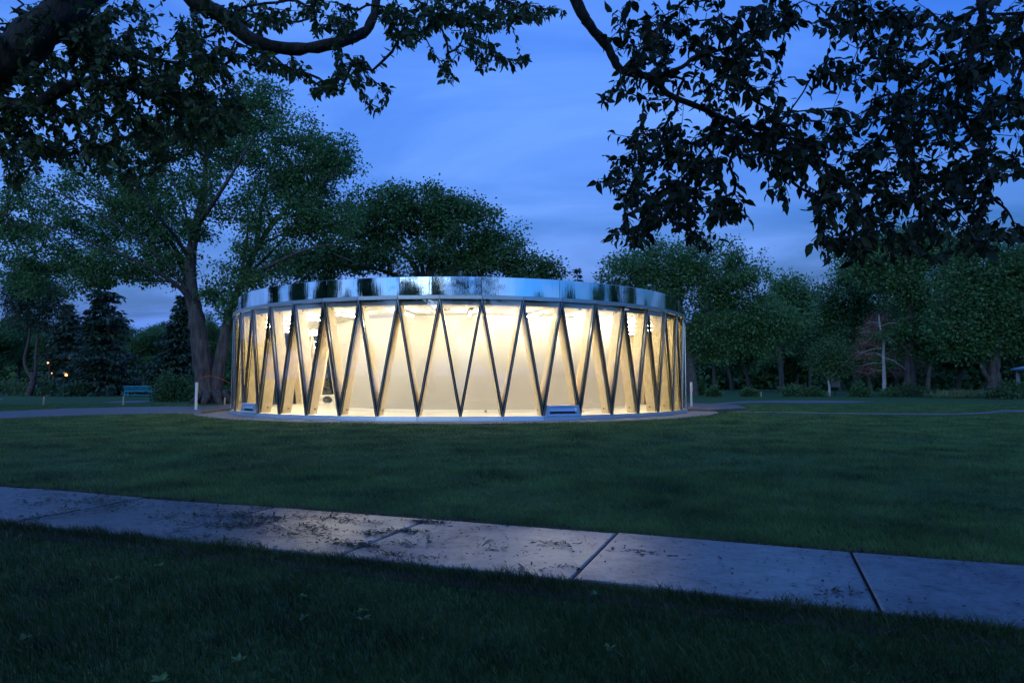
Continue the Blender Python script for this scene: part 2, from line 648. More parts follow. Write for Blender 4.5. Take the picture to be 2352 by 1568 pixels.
# ------------------------------------------------------------------ the pavilion
ZB, ZG, ZC, ZT0, ZT1, ZF1 = 0.14, 3.37, 3.23, 3.39, 3.49, 4.02
pav = empty('pavilion', (PC[0], PC[1], 0))
tag(pav, 'round glass pavilion lit from inside with zigzag timber struts and mirrored roof band', 'pavilion')


def arc_prism(prof, a0, a1, segs=1, r0=PR):
    mb = MB()
    vs, fs = [], []
    m_ = len(prof)
    for k in range(segs + 1):
        a = a0 + (a1 - a0) * k / segs
        for off, z in prof:
            vs.append(ring(a, r0 + off, z))
    for k in range(segs):
        for i in range(m_):
            j = (i + 1) % m_
            fs.append((k * m_ + i, (k + 1) * m_ + i, (k + 1) * m_ + j, k * m_ + j))
    fs.append(tuple(range(m_ - 1, -1, -1)))
    fs.append(tuple(segs * m_ + i for i in range(m_)))
    return mb.add(vs, fs)


# floor, ceiling, roof, inner drum
MB().lathe([(0, .118), (PR - .02, .118), (PR - .02, .02), (0, .02)], (PC[0], PC[1], 0), 92).build('floor', M['floor'], pav)
MB().lathe([(0, ZC), (PR - .16, ZC), (PR - .16, ZC + .12), (0, ZC + .12)], (PC[0], PC[1], 0), 92).build('ceiling', M['ceil'], pav)
MB().lathe([(0, ZF1 - .12), (PR - .24, ZF1 - .12), (PR - .24, ZT0), (0, ZT0)], (PC[0], PC[1], 0), 92).build('roof', M['roof'], pav)
DA = R_(-2.57)
DC = (PD * math.sin(DA), PD * math.cos(DA) + .0)
DR = PD * math.sin(R_(11.95))
MB().lathe([(DR, ZC - .002), (DR, .235), (DR - .02, .23), (DR - .02, .2), (DR - .006, .195), (DR - .006, .121)], (DC[0], DC[1], 0), 120).build('inner_wall', M['white'], pav, True)
for aa in (-34, 4, 27):
    a = R_(aa)
    p = np.array([DC[0] + (DR + .006) * math.sin(a), DC[1] - (DR + .006) * math.cos(a), .165])
    MB().box(p, (.07, .012, .07), a).build('wall_outlet', M['grey_metal'], pav)

VENTS = {(2) % NB, (-7) % NB, (11) % NB, (-16) % NB, 20 % NB}
bolt = MB().cyl((0, 0, 0), (1, 0, 0), .032, .026, 12)
bolt_me = bolt.mesh('bolt', M['grey_metal'])
IN = -0.012


def matrix_x(d):
    d = Vector(d).normalized()
    return d.to_track_quat('X', 'Z').to_matrix().to_4x4()


for i in range(NB):
    at0 = (i + PH) * ST
    ab0 = (i - .5 + PH) * ST
    ab1 = (i + .5 + PH) * ST
    at1 = (i + 1 + PH) * ST
    # perimeter base and cornice
    g = .0009
    arc_prism([(-.05, .125), (.028, ZB), (.034, .088), (.075, .078), (.082, .004), (-.05, .004)], ab0 + g, ab1 - g).build('base_panel', M['alu'], pav)
    arc_prism([(-.2, ZT0), (.045, ZT0 - .012), (.05, ZT1 - .012), (-.1, ZT1)], at0 + g, at1 - g).build('cornice_panel', M['alu'], pav)
    if i % 2 == 0:
        pan = arc_prism([(-.125, ZT1 + .012), (-.125, ZF1 - .008), (-.135, ZF1), (-.2, ZF1), (-.2, ZT1 + .012)], at0 + .0009, at0 + 2 * ST - .0009, 12).build('fascia_panel', M['mirror'], pav)
        for poly_ in pan.data.polygons:
            poly_.use_smooth = abs(poly_.normal.z) < .3 and len(poly_.vertices) == 4
        pan.data.set_sharp_from_angle(angle=R_(40))
    # panes: an upright triangle and an inverted one
    T0, T1 = ring(at0, PR, ZG), ring(at1, PR, ZG)
    B0, B1 = ring(ab0, PR, ZB), ring(ab1, PR, ZB)
    q = .02
    for tri in ((B0, B1, T0), (T0, B1, T1)):
        c = sum(tri) / 3
        vv = [p + (c - p) * .012 for p in tri]
        if tri[2] is T0 and i in VENTS:
            f_ = .085
            vv = [B0 + (T0 - B0) * f_, B1 + (T0 - B1) * f_, vv[2]]
        MB().add(vv, [(0, 1, 2)]).build('glass_pane', M['glass'], pav)
    if i in VENTS:
        n_ = np.array([math.sin(at0), -math.cos(at0), 0])
        s_ = np.array([math.cos(at0), math.sin(at0), 0])
        c = (B0 + B1) / 2
        w0 = np.linalg.norm(B1 - B0) / 2 - .03
        hh = .285

        def vp(u, z, o):
            return c + s_ * u + np.array([0, 0, z]) + n_ * o
        w1 = w0 - .05
        fr = MB()
        # four bars of the trapezoid frame
        for (a_, b_) in (((-w0, 0.0), (w0, .045)), ((-w1 - .005, hh - .035), (w1 + .005, hh))):
            vs = [vp(a_[0], a_[1], .0), vp(b_[0], a_[1], .0), vp(b_[0], b_[1], .0), vp(a_[0], b_[1], .0),
                  vp(a_[0], a_[1], .09), vp(b_[0], a_[1], .09), vp(b_[0], b_[1], .075), vp(a_[0], b_[1], .075)]
            fr.add(vs, [(3, 2, 1, 0), (4, 5, 6, 7), (0, 1, 5, 4), (1, 2, 6, 5), (2, 3, 7, 6), (3, 0, 4, 7)])
        for sg in (-1, 1):
            vs = [vp(sg * w0, .045, .0), vp(sg * (w0 - .13), .045, .0), vp(sg * (w1 - .09), hh - .035, .0), vp(sg * w1, hh - .035, .0),
                  vp(sg * w0, .045, .086), vp(sg * (w0 - .13), .045, .086), vp(sg * (w1 - .09), hh - .035, .074), vp(sg * w1, hh - .035, .074)]
            fr.add(vs, [(3, 2, 1, 0), (4, 5, 6, 7), (0, 1, 5, 4), (1, 2, 6, 5), (2, 3, 7, 6), (3, 0, 4, 7)])
        vb = fr.build('vent', M['alu'], pav)
        fl = MB()
        wi = w0 - .13
        fl.add([vp(-wi, .12, .05), vp(wi, .12, .05), vp(wi - .0, hh - .035, .02), vp(-wi + .0, hh - .035, .02)], [(0, 1, 2, 3)])
        fl.build('vent_flap', M['alu'], vb)
        MB().add([vp(-wi, .045, .012), vp(wi, .045, .012), vp(wi, .125, .012), vp(-wi, .125, .012)], [(0, 1, 2, 3)]).build('vent_slot', M['slot'], vb)
    # diagonal mullions with timber struts behind
    for (A_, B_) in ((B0, T0), (T0, B1)):
        mid = (A_ + B_) / 2 - np.array([PC[0], PC[1], 0])
        out = np.array([mid[0], mid[1], 0]) / np.hypot(mid[0], mid[1])
        mu = MB().beam(A_ - out * .022, B_ - out * .022, .074, .06, out).build('mullion', M['gasket'], pav)
        MB().beam(A_ + out * .014, B_ + out * .014, .013, .02, out).build('cap_strip', M['alu_line'], mu)
        d_ = (B_ - A_) / np.linalg.norm(B_ - A_)
        k0 = .0
        Az, Bz = A_ + d_ * .02, B_ - d_ * .02
        stt = MB().beam(Az - out * .26, Bz - out * .26, .075, .32, out).build('timber_strut', M['timber'], pav)
        side = np.cross(d_, out)
        for (p, sgn) in ((A_ + d_ * .17, 1), (B_ - d_ * .17, -1)):
            for sd_ in (-1, 1):
                bo = link('bolt', bolt_me, stt)
                pos = p - out * .3 + side * sd_ * .037 - np.array([PC[0], PC[1], 0])
                bo.matrix_local = Matrix.Translation(Vector(pos)) @ matrix_x(side * sd_) @ Matrix.Diagonal((.018, 1, 1, 1))

# ceiling tubes in a ring, hung on short stems
tube_me = MB().cyl((-.62, 0, 0), (.62, 0, 0), .021, None, 10).mesh('tube', M['tube'])
hb = MB().box((0, 0, .048), (1.3, .07, .045))
for sx in (-.4, .4):
    hb.box((sx, 0, .09), (.02, .02, .05))
house_me = hb.mesh('housing', M['ceil'])
NT = 23
for k in range(NT):
    a = (k + .35) * 2 * math.pi / NT
    p = ring(a, 7.05, ZC - .115)
    # inside the ring corridor between drum and glass
    e_ = empty('ceiling_light', p, a + math.pi / 2)
    tag(e_, 'lit linear fluorescent tube light under the ring ceiling of the pavilion', 'ceiling light', 'tube lights under the pavilion ceiling')
    link('tube', tube_me, e_)
    link('housing', house_me, e_)
for k, (x, y) in enumerate(((1033, 699), (1330, 696), (1390, 702), (1440, 702))):
    p = P(x, y, 19.9)
    o = MB().lathe([(0, 0), (.06, 0), (.07, .03), (.07, .045)], (p[0], p[1], ZC - .047), 14).build('smoke_detector', M['white'], pav)
MB().box((ring(R_(-1), 7.2, ZC - .012)), (.45, .09, .02), 0).build('air_slot', M['grey_metal'], pav)
MB().box((ring(R_(7), 7.6, ZC - .012)), (.45, .09, .02), .1).build('air_slot', M['grey_metal'], pav)

# white slotted stool seen through the left panes
sp = P(752, 924, 30.0)
stl = tag(empty('bench', (sp[0], sp[1], .12)), 'low white bench on two spool feet inside the pavilion at left', 'bench')
MB().box((sp[0], sp[1], .12 + .40), (1.0, .42, .05), .2).build('seat', M['white'], stl)
for dx in (-.28, .28):
    MB().lathe([(0, .0), (.2, 0), (.2, .04), (.1, .13), (.085, .2), (.1, .27), (.19, .34), (.19, .372), (0, .372)], (sp[0] + dx * math.cos(.2), sp[1] + dx * math.sin(.2), .12), 20).build('leg', M['white'], stl, True)


# ------------------------------------------------------------------ trees
def unit(v):
    return v / np.maximum(np.linalg.norm(v, axis=-1, keepdims=True), 1e-9)


class Skel:
    def __init__(s):
        s.p, s.par, s.rad, s.path = [], [], [], []

    def add(s, p, par, r=0.0):
        p = np.asarray(p, float)
        s.p.append(p)
        s.par.append(par)
        s.rad.append(r)
        s.path.append(0.0 if par < 0 else s.path[par] + float(np.linalg.norm(p - s.p[par])))
        return len(s.p) - 1

    def line(s, pts, r0, r1, start=None, step=None):
        """polyline of limb points; joins the nearest node unless it is the first; smooth through the points"""
        pts = [np.asarray(q, float) for q in pts]
        if s.p:
            if start is None:
                d = np.linalg.norm(np.array(s.p) - pts[0], axis=1)
                start = int(d.argmin())
            cur = start
            ctrl = [s.p[cur]] + pts if np.linalg.norm(s.p[cur] - pts[0]) > 1e-3 else [s.p[cur]] + pts[1:]
        else:
            cur = -1
            ctrl = pts
        C_ = np.array(ctrl)
        n = len(C_)
        out = []
        sub = 4
        for i in range(n - 1):
            p0, p1, p2, p3 = C_[max(i - 1, 0)], C_[i], C_[i + 1], C_[min(i + 2, n - 1)]
            for k in range(sub):
                t = k / sub
                out.append(.5 * (2 * p1 + (p2 - p0) * t + (2 * p0 - 5 * p1 + 4 * p2 - p3) * t * t + (3 * p1 - p0 - 3 * p2 + p3) * t ** 3))
        out.append(C_[-1])
        ids = []
        for j, q in enumerate(out):
            r = r0 + (r1 - r0) * j / max(len(out) - 1, 1)
            if cur >= 0 and j == 0:
                ids.append(cur)
                continue
            cur = s.add(q, cur, r)
            ids.append(cur)
        return ids

    def grow(s, targets, step, bf=0.25, wob=0.12, lift=0.15, r_=rng):
        tips = []
        cap = len(s.p) + len(targets) * 24 + 10
        A = np.zeros((cap, 3))
        Lp = np.zeros(cap)
        n0 = len(s.p)
        A[:n0] = np.array(s.p)
        Lp[:n0] = s.path
        T = np.array(targets)
        d0 = np.array([np.min(np.linalg.norm(A[:n0] - q, axis=1)) for q in T])
        base_n = 1
        for ti in np.argsort(d0):
            q = T[ti]
            n = len(s.p)
            d = np.linalg.norm(A[:n] - q, axis=1)
            j = int((d + bf * Lp[:n]).argmin())
            a = A[j].copy()
            dist = d[j]
            k = int(min(max(1, round(dist / step)), 20))
            cur = j
            jit = r_.normal(size=3) * wob * dist
            for i in range(1, k + 1):
                t = i / k
                p = a + (q - a) * t + jit * math.sin(math.pi * t) * .6 + np.array([0, 0, lift * dist * math.sin(math.pi * t) * .5])
                if i < k:
                    p = p + r_.normal(size=3) * wob * step * .5
                cur = s.add(p, cur)
                A[cur] = p
                Lp[cur] = s.path[cur]
            tips.append(cur)
        return tips

    def radii(s, r_tip, r_base, cap=9.0):
        n = len(s.p)
        par = np.array(s.par)
        cnt = np.zeros(n)
        ch = np.zeros(n, int)
        for i in range(n):
            if par[i] >= 0:
                ch[par[i]] += 1
        for i in range(n - 1, -1, -1):
            if ch[i] == 0:
                cnt[i] = 1
            if par[i] >= 0:
                cnt[par[i]] += cnt[i]
        mxc = max(cnt.max(), 2)
        e = math.log(mxc) / math.log(max(r_base / r_tip, 1.5))
        r = np.minimum(r_tip * cnt ** (1 / e), cap)
        rad = np.array(s.rad)
        r = np.where(rad > 0, rad, r)
        for i in range(n):
            if par[i] >= 0:
                r[i] = min(r[i], r[par[i]] * 1.0)
        return r

    def tubes(s, r, thick):
        n = len(s.p)
        p = np.array(s.p)
        par = np.array(s.par)
        idx = np.where(par >= 0)[0]
        d_in = np.zeros((n, 3))
        d_in[idx] = unit(p[idx] - p[par[idx]])
        main = np.full(n, -1)
        for i in idx:
            q = par[i]
            if main[q] < 0 or r[i] > r[main[q]]:
                main[q] = i
        ori = d_in.copy()
        hm = main >= 0
        ori[hm] = unit(d_in[hm] + d_in[main[hm]])
        ref = unit(np.array([0.83, 0.47, 0.21]))

        def frame(o):
            u = np.cross(o, ref)
            bad = np.linalg.norm(u, axis=1) < .15
            u[bad] = np.cross(o[bad], np.array([0, .3, 1.0]))
            u = unit(u)
            return u, np.cross(o, u)
        rnd = 1 + np.random.default_rng(3).normal(size=(n, 9)) * .085
        Vs, Fs = [], []
        base = 0
        for sel, sides in ((idx[r[idx] >= thick], 9), (idx[(r[idx] < thick) & (r[idx] >= thick * .25)], 5), (idx[r[idx] < thick * .25], 3)):
            if len(sel) == 0:
                continue
            pa = par[sel]
            ismain = main[pa] == sel
            o0 = np.where(ismain[:, None], ori[pa], d_in[sel])
            r0 = np.where(ismain, np.minimum(r[pa], r[sel] * 1.6), np.minimum(r[sel] * 1.25, r[pa]))
            ang = 2 * np.pi * np.arange(sides) / sides
            ca, sa = np.cos(ang)[None, :, None], np.sin(ang)[None, :, None]
            u0, w0 = frame(o0)
            u1, w1 = frame(ori[sel])
            k0 = np.where(ismain[:, None], rnd[pa][:, :sides], 1.0)[:, :, None]
            k1 = rnd[sel][:, :sides, None]
            ring0 = p[pa][:, None] + k0 * r0[:, None, None] * (ca * u0[:, None] + sa * w0[:, None])
            ring1 = p[sel][:, None] + k1 * r[sel][:, None, None] * (ca * u1[:, None] + sa * w1[:, None])
            V = np.concatenate([ring0, ring1], 1).reshape(-1, 3)
            k = np.arange(sides)
            k2 = (k + 1) % sides
            f = np.stack([k, k2, sides + k2, sides + k], 1)
            f = (base + (np.arange(len(sel)) * 2 * sides)[:, None, None] + f[None]).reshape(-1, 4)
            Vs.append(V)
            Fs.append(f)
            base += len(V)
        return np.concatenate(Vs), np.concatenate(Fs)


LEAF_T = np.array([(0, 0, 0), (.3, 0, -.03), (.62, 0, -.05), (1, 0, -.16), (.26, .25, .03), (.58, .235, .0), (.26, -.25, .03), (.58, -.235, .0), (.83, .10, -.07), (.83, -.10, -.07)])
LEAF_F3 = np.array([(0, 4, 1), (0, 1, 6), (8, 3, 2), (2, 3, 9)])
LEAF_F4 = np.array([(1, 4, 5, 2), (1, 2, 7, 6)])
LEAF_F3b = np.array([(2, 5, 8), (2, 9, 7)])
CARD_T = np.array([(0, 0, 0), (.5, .34, .07), (1, 0, -.06), (.5, -.34, .07)])
NEED_T = np.array([(0, 0, 0), (.5, .13, .02), (1, 0, -.03), (.5, -.13, .02)])


def leaf_arrays(c, d, n, ln, T):
    d = unit(d)
    s = unit(np.cross(n, d))
    n = np.cross(d, s)
    curl = rng.uniform(.2, 2.6, len(c)) if len(T) > 4 else np.ones(len(c))
    V = c[:, None] + ln[:, None, None] * (T[None, :, 0:1] * d[:, None] + T[None, :, 1:2] * s[:, None] + T[None, :, 2:3] * n[:, None] * curl[:, None, None])
    return V.reshape(-1, 3), d, s, n


def cards(c, d, n, ln, T, base=(0, 0, 0)):
    V, _, _, _ = leaf_arrays(c, d, n, ln, T)
    k = np.arange(len(c)) * len(T)
    if len(T) == 4:
        polys = [(k[:, None] + np.arange(4)[None])]
    else:
        polys = [(k[:, None, None] + f[None]).reshape(-1, f.shape[1]) for f in (LEAF_F3, LEAF_F3b, LEAF_F4)]
    return V - np.asarray(base), polys


def ell_targets(ells, D, dr=None, jitter=1.0):
    """ells: (cx,cy,rx,ry,n) in photo units seen at distance D -> points filling real volumes"""
    out = []
    for e in ells:
        cx, cy, rx, ry, n = e[:5]
        DD = D if len(e) < 6 else e[5]
        c = P(cx, cy, DD)
        ax, az = rx / F * DD, ry / F * DD
        ay = dr if dr else (ax + az) / 2 * .85
        q = unit(rng.normal(size=(n, 3))) * (rng.uniform(.12, 1, size=(n, 1)) ** (1 / 2.4)) * rng.normal(1, .17, size=(n, 1))
        out.append(c + q * np.array([ax, ay, az]))
    return np.concatenate(out)


def make_tree(name, label, cat, base, lines, targets, r_tip, r_base, bark, leafm, leaf_n, leaf_len, spread, step=None, bf=.25, group=None,
              thick=.08, wob=.12, lift=.15, T=CARD_T, upn=1.3, drop=.3, crown='crown', r_=rng):
    root = empty(name, base)
    tag(root, label, cat, group)
    sk = Skel()
    for ln in lines:
        sk.line(*ln)
    ext = np.ptp(np.array(targets), axis=0).max()
    tips = sk.grow(targets, step or ext / 22, bf, wob, lift, r_)
    r = sk.radii(r_tip, r_base)
    V, Fc = sk.tubes(r, thick)
    link('trunk', np_mesh('trunk', V - np.asarray(base), [Fc], bark, True), root)
    tp = np.array([sk.p[i] for i in tips])
    pp = np.array([sk.p[sk.par[i]] for i in tips])
    m_ = leaf_n
    cc = np.repeat(tp, m_, 0)
    tt = r_.uniform(0, 1, size=(len(cc), 1))
    cc = cc + (np.repeat(pp, m_, 0) - cc) * tt * .8
    off = r_.normal(size=cc.shape) * spread * np.array([1, 1, .7])
    cc = cc + off
    d = unit(off + r_.normal(size=cc.shape) * spread * .7) + np.array([0, 0, -drop])
    nn = r_.normal(size=cc.shape) + np.array([0, 0, upn])
    ln = leaf_len * r_.uniform(.6, 1.25, size=len(cc))
    Vl, Pl = cards(cc, d, nn, ln, T, base)
    o = link(crown, np_mesh(crown, Vl, Pl, leafm, False), root)
    o['kind'] = 'stuff'
    return root


def px_line(pts, D, r0, r1):
    return ([P(q[0], q[1], D + (q[2] if len(q) > 2 else 0)) for q in pts], r0, r1)


# --- the large double-stemmed elm left of the pavilion
DE = float(G(487, 925)[1])
base = G(487, 926)
base[2] = 0
lines = [
    px_line([(480, 930), (474, 900), (467, 850), (458, 780), (448, 715), (438, 655), (438, 590), (452, 520), (468, 440), (474, 360), (480, 290)], DE, .62, .07),
    px_line([(492, 900, .1), (503, 840, .2), (516, 770, .4), (530, 715, .6), (556, 650, 1), (590, 570, 1.4), (640, 500, 2), (715, 430, 3)], DE, .42, .06),
    px_line([(447, 705), (425, 672, -.5), (392, 645, -1.2), (330, 608, -2.2), (255, 575, -3), (165, 540, -4), (80, 505, -4.5)], DE, .19, .02),
    px_line([(440, 640), (415, 590, 1), (370, 530, 2), (305, 470, 3.5), (240, 400, 5)], DE, .22, .03),
    px_line([(438, 600), (400, 540, -2), (350, 480, -4), (300, 390, -5)], DE, .16, .03),
    px_line([(452, 520), (500, 450, -2), (545, 380, -3), (585, 310, -3.5)], DE, .15, .03),
    px_line([(556, 650, 1), (620, 610, -1), (700, 575, -2), (770, 560, -3)], DE, .14, .03),
    px_line([(590, 570, 1.4), (600, 480, 3), (620, 400, 4), (640, 340, 5)], DE, .14, .03),
]
lines += [
    px_line([(447, 700), (400, 625, -.8), (330, 560, -1.5), (240, 500, -2), (150, 450, -2.5), (70, 420, -3)], DE, .13, .02),
    px_line([(446, 690), (410, 600, .8), (350, 520, 1.4), (280, 440, 2), (215, 370, 2.4)], DE, .12, .02),
    px_line([(440, 590), (425, 480, -1), (395, 400, -2), (380, 320, -2.5)], DE, .12, .02),
    px_line([(560, 640, 1), (640, 560, -.5), (700, 480, -1), (770, 380, -2)], DE, .13, .02),
    px_line([(530, 715, .6), (560, 600, 2), (570, 500, 3), (560, 400, 3.5)], DE, .14, .02),
    px_line([(600, 560, 1.4), (690, 520, 2.5), (780, 500, 3)], DE, .10, .02),
    px_line([(392, 645, -1.2), (300, 640, 1), (200, 610, 2), (100, 580, 3), (20, 570, 3.5)], DE, .08, .02)]
lines[0] = (lines[0][0], .60, .07)
tg = ell_targets([(480, 310, 150, 85, 130), (330, 370, 170, 100, 120), (640, 360, 150, 90, 150), (710, 380, 100, 80, 90), (560, 270, 110, 55, 70),
                  (190, 470, 170, 100, 110), (90, 560, 120, 90, 80), (430, 480, 140, 90, 110), (640, 490, 130, 80, 120), (740, 500, 90, 70, 70),
                  (300, 590, 150, 70, 80), (150, 640, 120, 50, 45), (330, 500, 130, 80, 80), (250, 620, 120, 50, 40), (390, 620, 60, 50, 25), (590, 610, 90, 60, 60), (30, 500, 70, 70, 45), (780, 360, 50, 40, 36), (600, 220, 60, 40, 36), (30, 620, 60, 40, 22), (500, 660, 45, 60, 25), (545, 700, 40, 50, 18)], DE)
big_elm = make_tree('elm_tree', 'huge spreading elm with a forked thick trunk left of the pavilion', 'tree', base, lines, tg, .012, .62, M['bark'], M['leaf_elm'], 62, .17, .25,
                    step=.5, bf=.18, thick=.10, upn=1.1)
# orange ribbon round its trunk and buttressed foot
rb = MB()
pts = [P(x, y, DE - .75) for x, y in ((459, 868), (480, 862), (503, 868), (528, 879))]
for a_, b_ in zip(pts[:-1], pts[1:]):
    rb.beam(a_, b_, .024, .012, (0, -1, 0))
rb.build('ribbon', M['ribbon'], big_elm)
ft = MB()
for a_ in np.linspace(0, 2 * math.pi, 9)[:-1]:
    c_ = base + np.array([math.cos(a_) * .5, math.sin(a_) * .5, .55])
    e_ = base + np.array([math.cos(a_) * 1.05, math.sin(a_) * 1.05, -.05])
    ft.cyl(c_, e_, .26, .14, 8)
ft.build('root_flare', M['bark'], big_elm, True)

# --- the dense elm behind the pavilion
D2 = 52.0
b2 = P(985, 880, D2)
b2[2] = 0
lines = [px_line([(985, 902), (984, 850), (982, 760), (978, 690), (972, 655)], D2, .6, .45)]
for pts in ([(972, 655), (945, 600), (905, 560), (860, 520)], [(975, 650), (965, 585), (955, 520), (940, 450)], [(978, 655), (1010, 590), (1040, 530), (1075, 480)],
            [(980, 660), (1050, 620), (1120, 585), (1190, 570)], [(972, 665), (900, 630), (820, 605), (760, 580)], [(978, 655), (995, 560), (1000, 490), (1000, 440)]):
    lines.append(px_line([(x, y, rng.uniform(-1, 1) * i * 1.2) for i, (x, y) in enumerate(pts)], D2, .26, .05))
tg = ell_targets([(960, 480, 120, 65, 130), (870, 500, 90, 75, 110), (1060, 510, 110, 70, 120), (1130, 570, 75, 55, 80), (1210, 615, 70, 32, 55), (800, 560, 90, 60, 80), (740, 610, 90, 50, 60),
                  (1000, 580, 140, 40, 60), (1090, 610, 120, 40, 60), (880, 590, 90, 50, 50), (680, 600, 70, 60, 50), (1265, 632, 35, 20, 16)], D2)
make_tree('elm_tree', 'broad dark elm with fanned limbs rising behind the pavilion roof', 'tree', b2, lines, tg, .018, .6, M['bark_dark'], M['leaf_dark'], 58, .25, .36, step=.8, bf=.15, thick=.14)

# --- trees to the right of the pavilion


def auto_tree(name, label, base_px, trunk, r0, ells, leafm, bark, n=40, ll=.26, sp=.42, D=None, **kw):
    b_ = G(*base_px)
    if D is None:
        D = float(b_[1])
    else:
        b_ = P(base_px[0], base_px[1], D)
        b_[2] = 0
    lines = []
    for i, tr in enumerate(trunk):
        pts = [P(q[0], q[1], D + (q[2] if len(q) > 2 else 0)) for q in tr]
        if i == 0:
            pts[0] = b_ + np.array([0, 0, -.05])
        lines.append((pts, r0 if i == 0 else r0 * .5, r0 * (.4 if i == 0 else .12)))
    tg_ = ell_targets(ells, D)
    return make_tree(name, label, 'tree', b_, lines, tg_, kw.pop('rt', .018), r0, bark, leafm, n, ll, sp, step=kw.pop('step', .8), thick=.12, **kw)


auto_tree('ash_tree', 'wide leafy tree with low sweeping limbs just right of the pavilion', (1592, 907),
          [[(1592, 907), (1588, 870), (1585, 830), (1575, 780), (1560, 700), (1550, 640)], [(1585, 840), (1640, 800), (1690, 770)], [(1580, 800), (1500, 740), (1450, 680)], [(1575, 780), (1640, 700), (1690, 650)]], .55,
          [(1510, 610, 120, 60, 120), (1620, 600, 110, 55, 110), (1590, 650, 160, 60, 130), (1700, 660, 80, 60, 90), (1440, 630, 70, 50, 60), (1680, 730, 120, 55, 100), (1780, 735, 80, 50, 70), (1610, 750, 90, 50, 70), (1640, 800, 70, 35, 40), (1740, 790, 50, 40, 35)],
          M['leaf_elm'], M['bark_dark'], n=44, D=58)
auto_tree('ash_tree', 'smaller round topped tree whose crown peeks out right of the leafy one', (1796, 900), [[(1796, 900), (1794, 850), (1792, 780), (1800, 720)]], .3,
          [(1815, 660, 48, 36, 70), (1790, 710, 70, 45, 80), (1850, 700, 40, 40, 45), (1790, 760, 60, 40, 50)], M['leaf_elm'], M['bark_dark'], n=40, ll=.32, D=74)
auto_tree('maple_tree', 'slim double stemmed tree between the sapling and the dying pine', (1968, 903), [[(1968, 903), (1966, 870), (1960, 820), (1962, 760), (1975, 690)], [(1968, 868), (1990, 830), (2005, 780), (2010, 740)], [(1962, 850), (1940, 830), (1925, 800)]], .24,
          [(1985, 640, 85, 55, 100), (1930, 680, 60, 50, 70), (2010, 700, 80, 50, 80), (1950, 740, 70, 45, 60), (1900, 720, 45, 40, 40)], M['leaf_dark'], M['bark_dark'], n=40, D=62)
auto_tree('maple_tree', 'tall tree with long rising bare limbs behind the dying pine', (2090, 902), [[(2090, 902), (2090, 860), (2088, 800), (2090, 730), (2092, 690)], [(2092, 690), (2060, 660), (2020, 630), (1985, 590)], [(2092, 690), (2110, 640), (2105, 580)], [(2092, 700), (2150, 650), (2200, 600)]], .5,
          [(2000, 590, 80, 50, 90), (2080, 560, 90, 45, 90), (2170, 570, 90, 50, 90), (2140, 640, 110, 55, 100), (2050, 650, 70, 45, 50), (2160, 710, 110, 55, 90), (2110, 770, 90, 45, 55), (2170, 790, 60, 30, 30)],
          M['leaf_elm'], M['bark'], n=44, D=54)
auto_tree('maple_tree', 'stout leaning tree at the far right with a forked low trunk', (2285, 906), [[(2285, 906), (2284, 880), (2283, 840), (2293, 790), (2300, 740), (2290, 680)], [(2280, 880), (2262, 858), (2250, 830), (2235, 790)], [(2296, 770), (2340, 740), (2390, 730)]], .5,
          [(2270, 600, 110, 60, 120), (2360, 620, 100, 70, 110), (2220, 680, 100, 60, 100), (2320, 700, 110, 55, 100), (2200, 760, 90, 45, 60), (2290, 760, 80, 40, 50), (2380, 770, 70, 50, 50), (2220, 800, 50, 25, 20), (2430, 680, 80, 90, 60)],
          M['leaf_dark'], M['bark'], n=44, ll=.24, D=47)
auto_tree('sapling', 'small round leafy sapling with a pale stem standing on the right lawn', (1904, 907), [[(1904, 907), (1905, 890), (1902, 870), (1904, 840)], [(1903, 872), (1890, 855), (1885, 835)]], .13,
          [(1905, 810, 38, 38, 110), (1880, 830, 28, 30, 50), (1928, 830, 28, 32, 50), (1905, 850, 36, 22, 40)], M['bush'], M['bark_pale'], n=30, ll=.17, sp=.28, D=56, rt=.012, step=.35)

# dying pine with reddish needles on a white stem
DDP = 55.0
bd = P(2030, 907, DDP)
bd[2] = 0
lines = [px_line([(2030, 909), (2031, 870), (2029, 820), (2030, 790), (2024, 765), (2020, 740), (2019, 722)], DDP, .17, .04)]
for x0, y0, x1, y1, dy in ((2030, 850, 1985, 862, 1), (2030, 820, 2080, 848, -1), (2030, 826, 2100, 838, .5), (2029, 800, 1975, 812, -1), (2029, 786, 2050, 760, 0), (2027, 775, 1985, 770, 1), (2022, 750, 2062, 742, -1),
                           (2021, 742, 1988, 745, .5), (2030, 840, 2060, 870, 1), (2029, 815, 2075, 800, 1), (2026, 770, 2060, 790, -1.), (2030, 835, 1980, 840, -1.)):
    lines.append(px_line([(x0, y0), ((x0 + x1) / 2, (y0 + y1) / 2 - 4, dy), (x1, y1, dy * 1.7)], DDP, .05, .015))
tg = ell_targets([(2022, 728, 24, 18, 60), (2000, 752, 22, 14, 45), (2048, 748, 22, 14, 45), (1992, 790, 22, 16, 40), (2060, 780, 26, 18, 45), (2015, 775, 26, 18, 30), (1985, 815, 24, 10, 35), (2075, 810, 26, 14, 40), (2092, 838, 22, 12, 40), (1990, 850, 22, 10, 30), (2065, 850, 20, 10, 25), (2050, 815, 16, 14, 20)], DDP + 1.1, 1.0)
tg = tg[rng.uniform(size=len(tg)) < .8]
make_tree('dying_pine', 'dying pine with sparse reddish brown needles on a white bare stem', 'tree', bd, lines, tg, .007, .17, M['bark_pale'], M['dead_needle'], 26, .16, .24, step=.4, T=NEED_T, thick=.03, upn=.3)


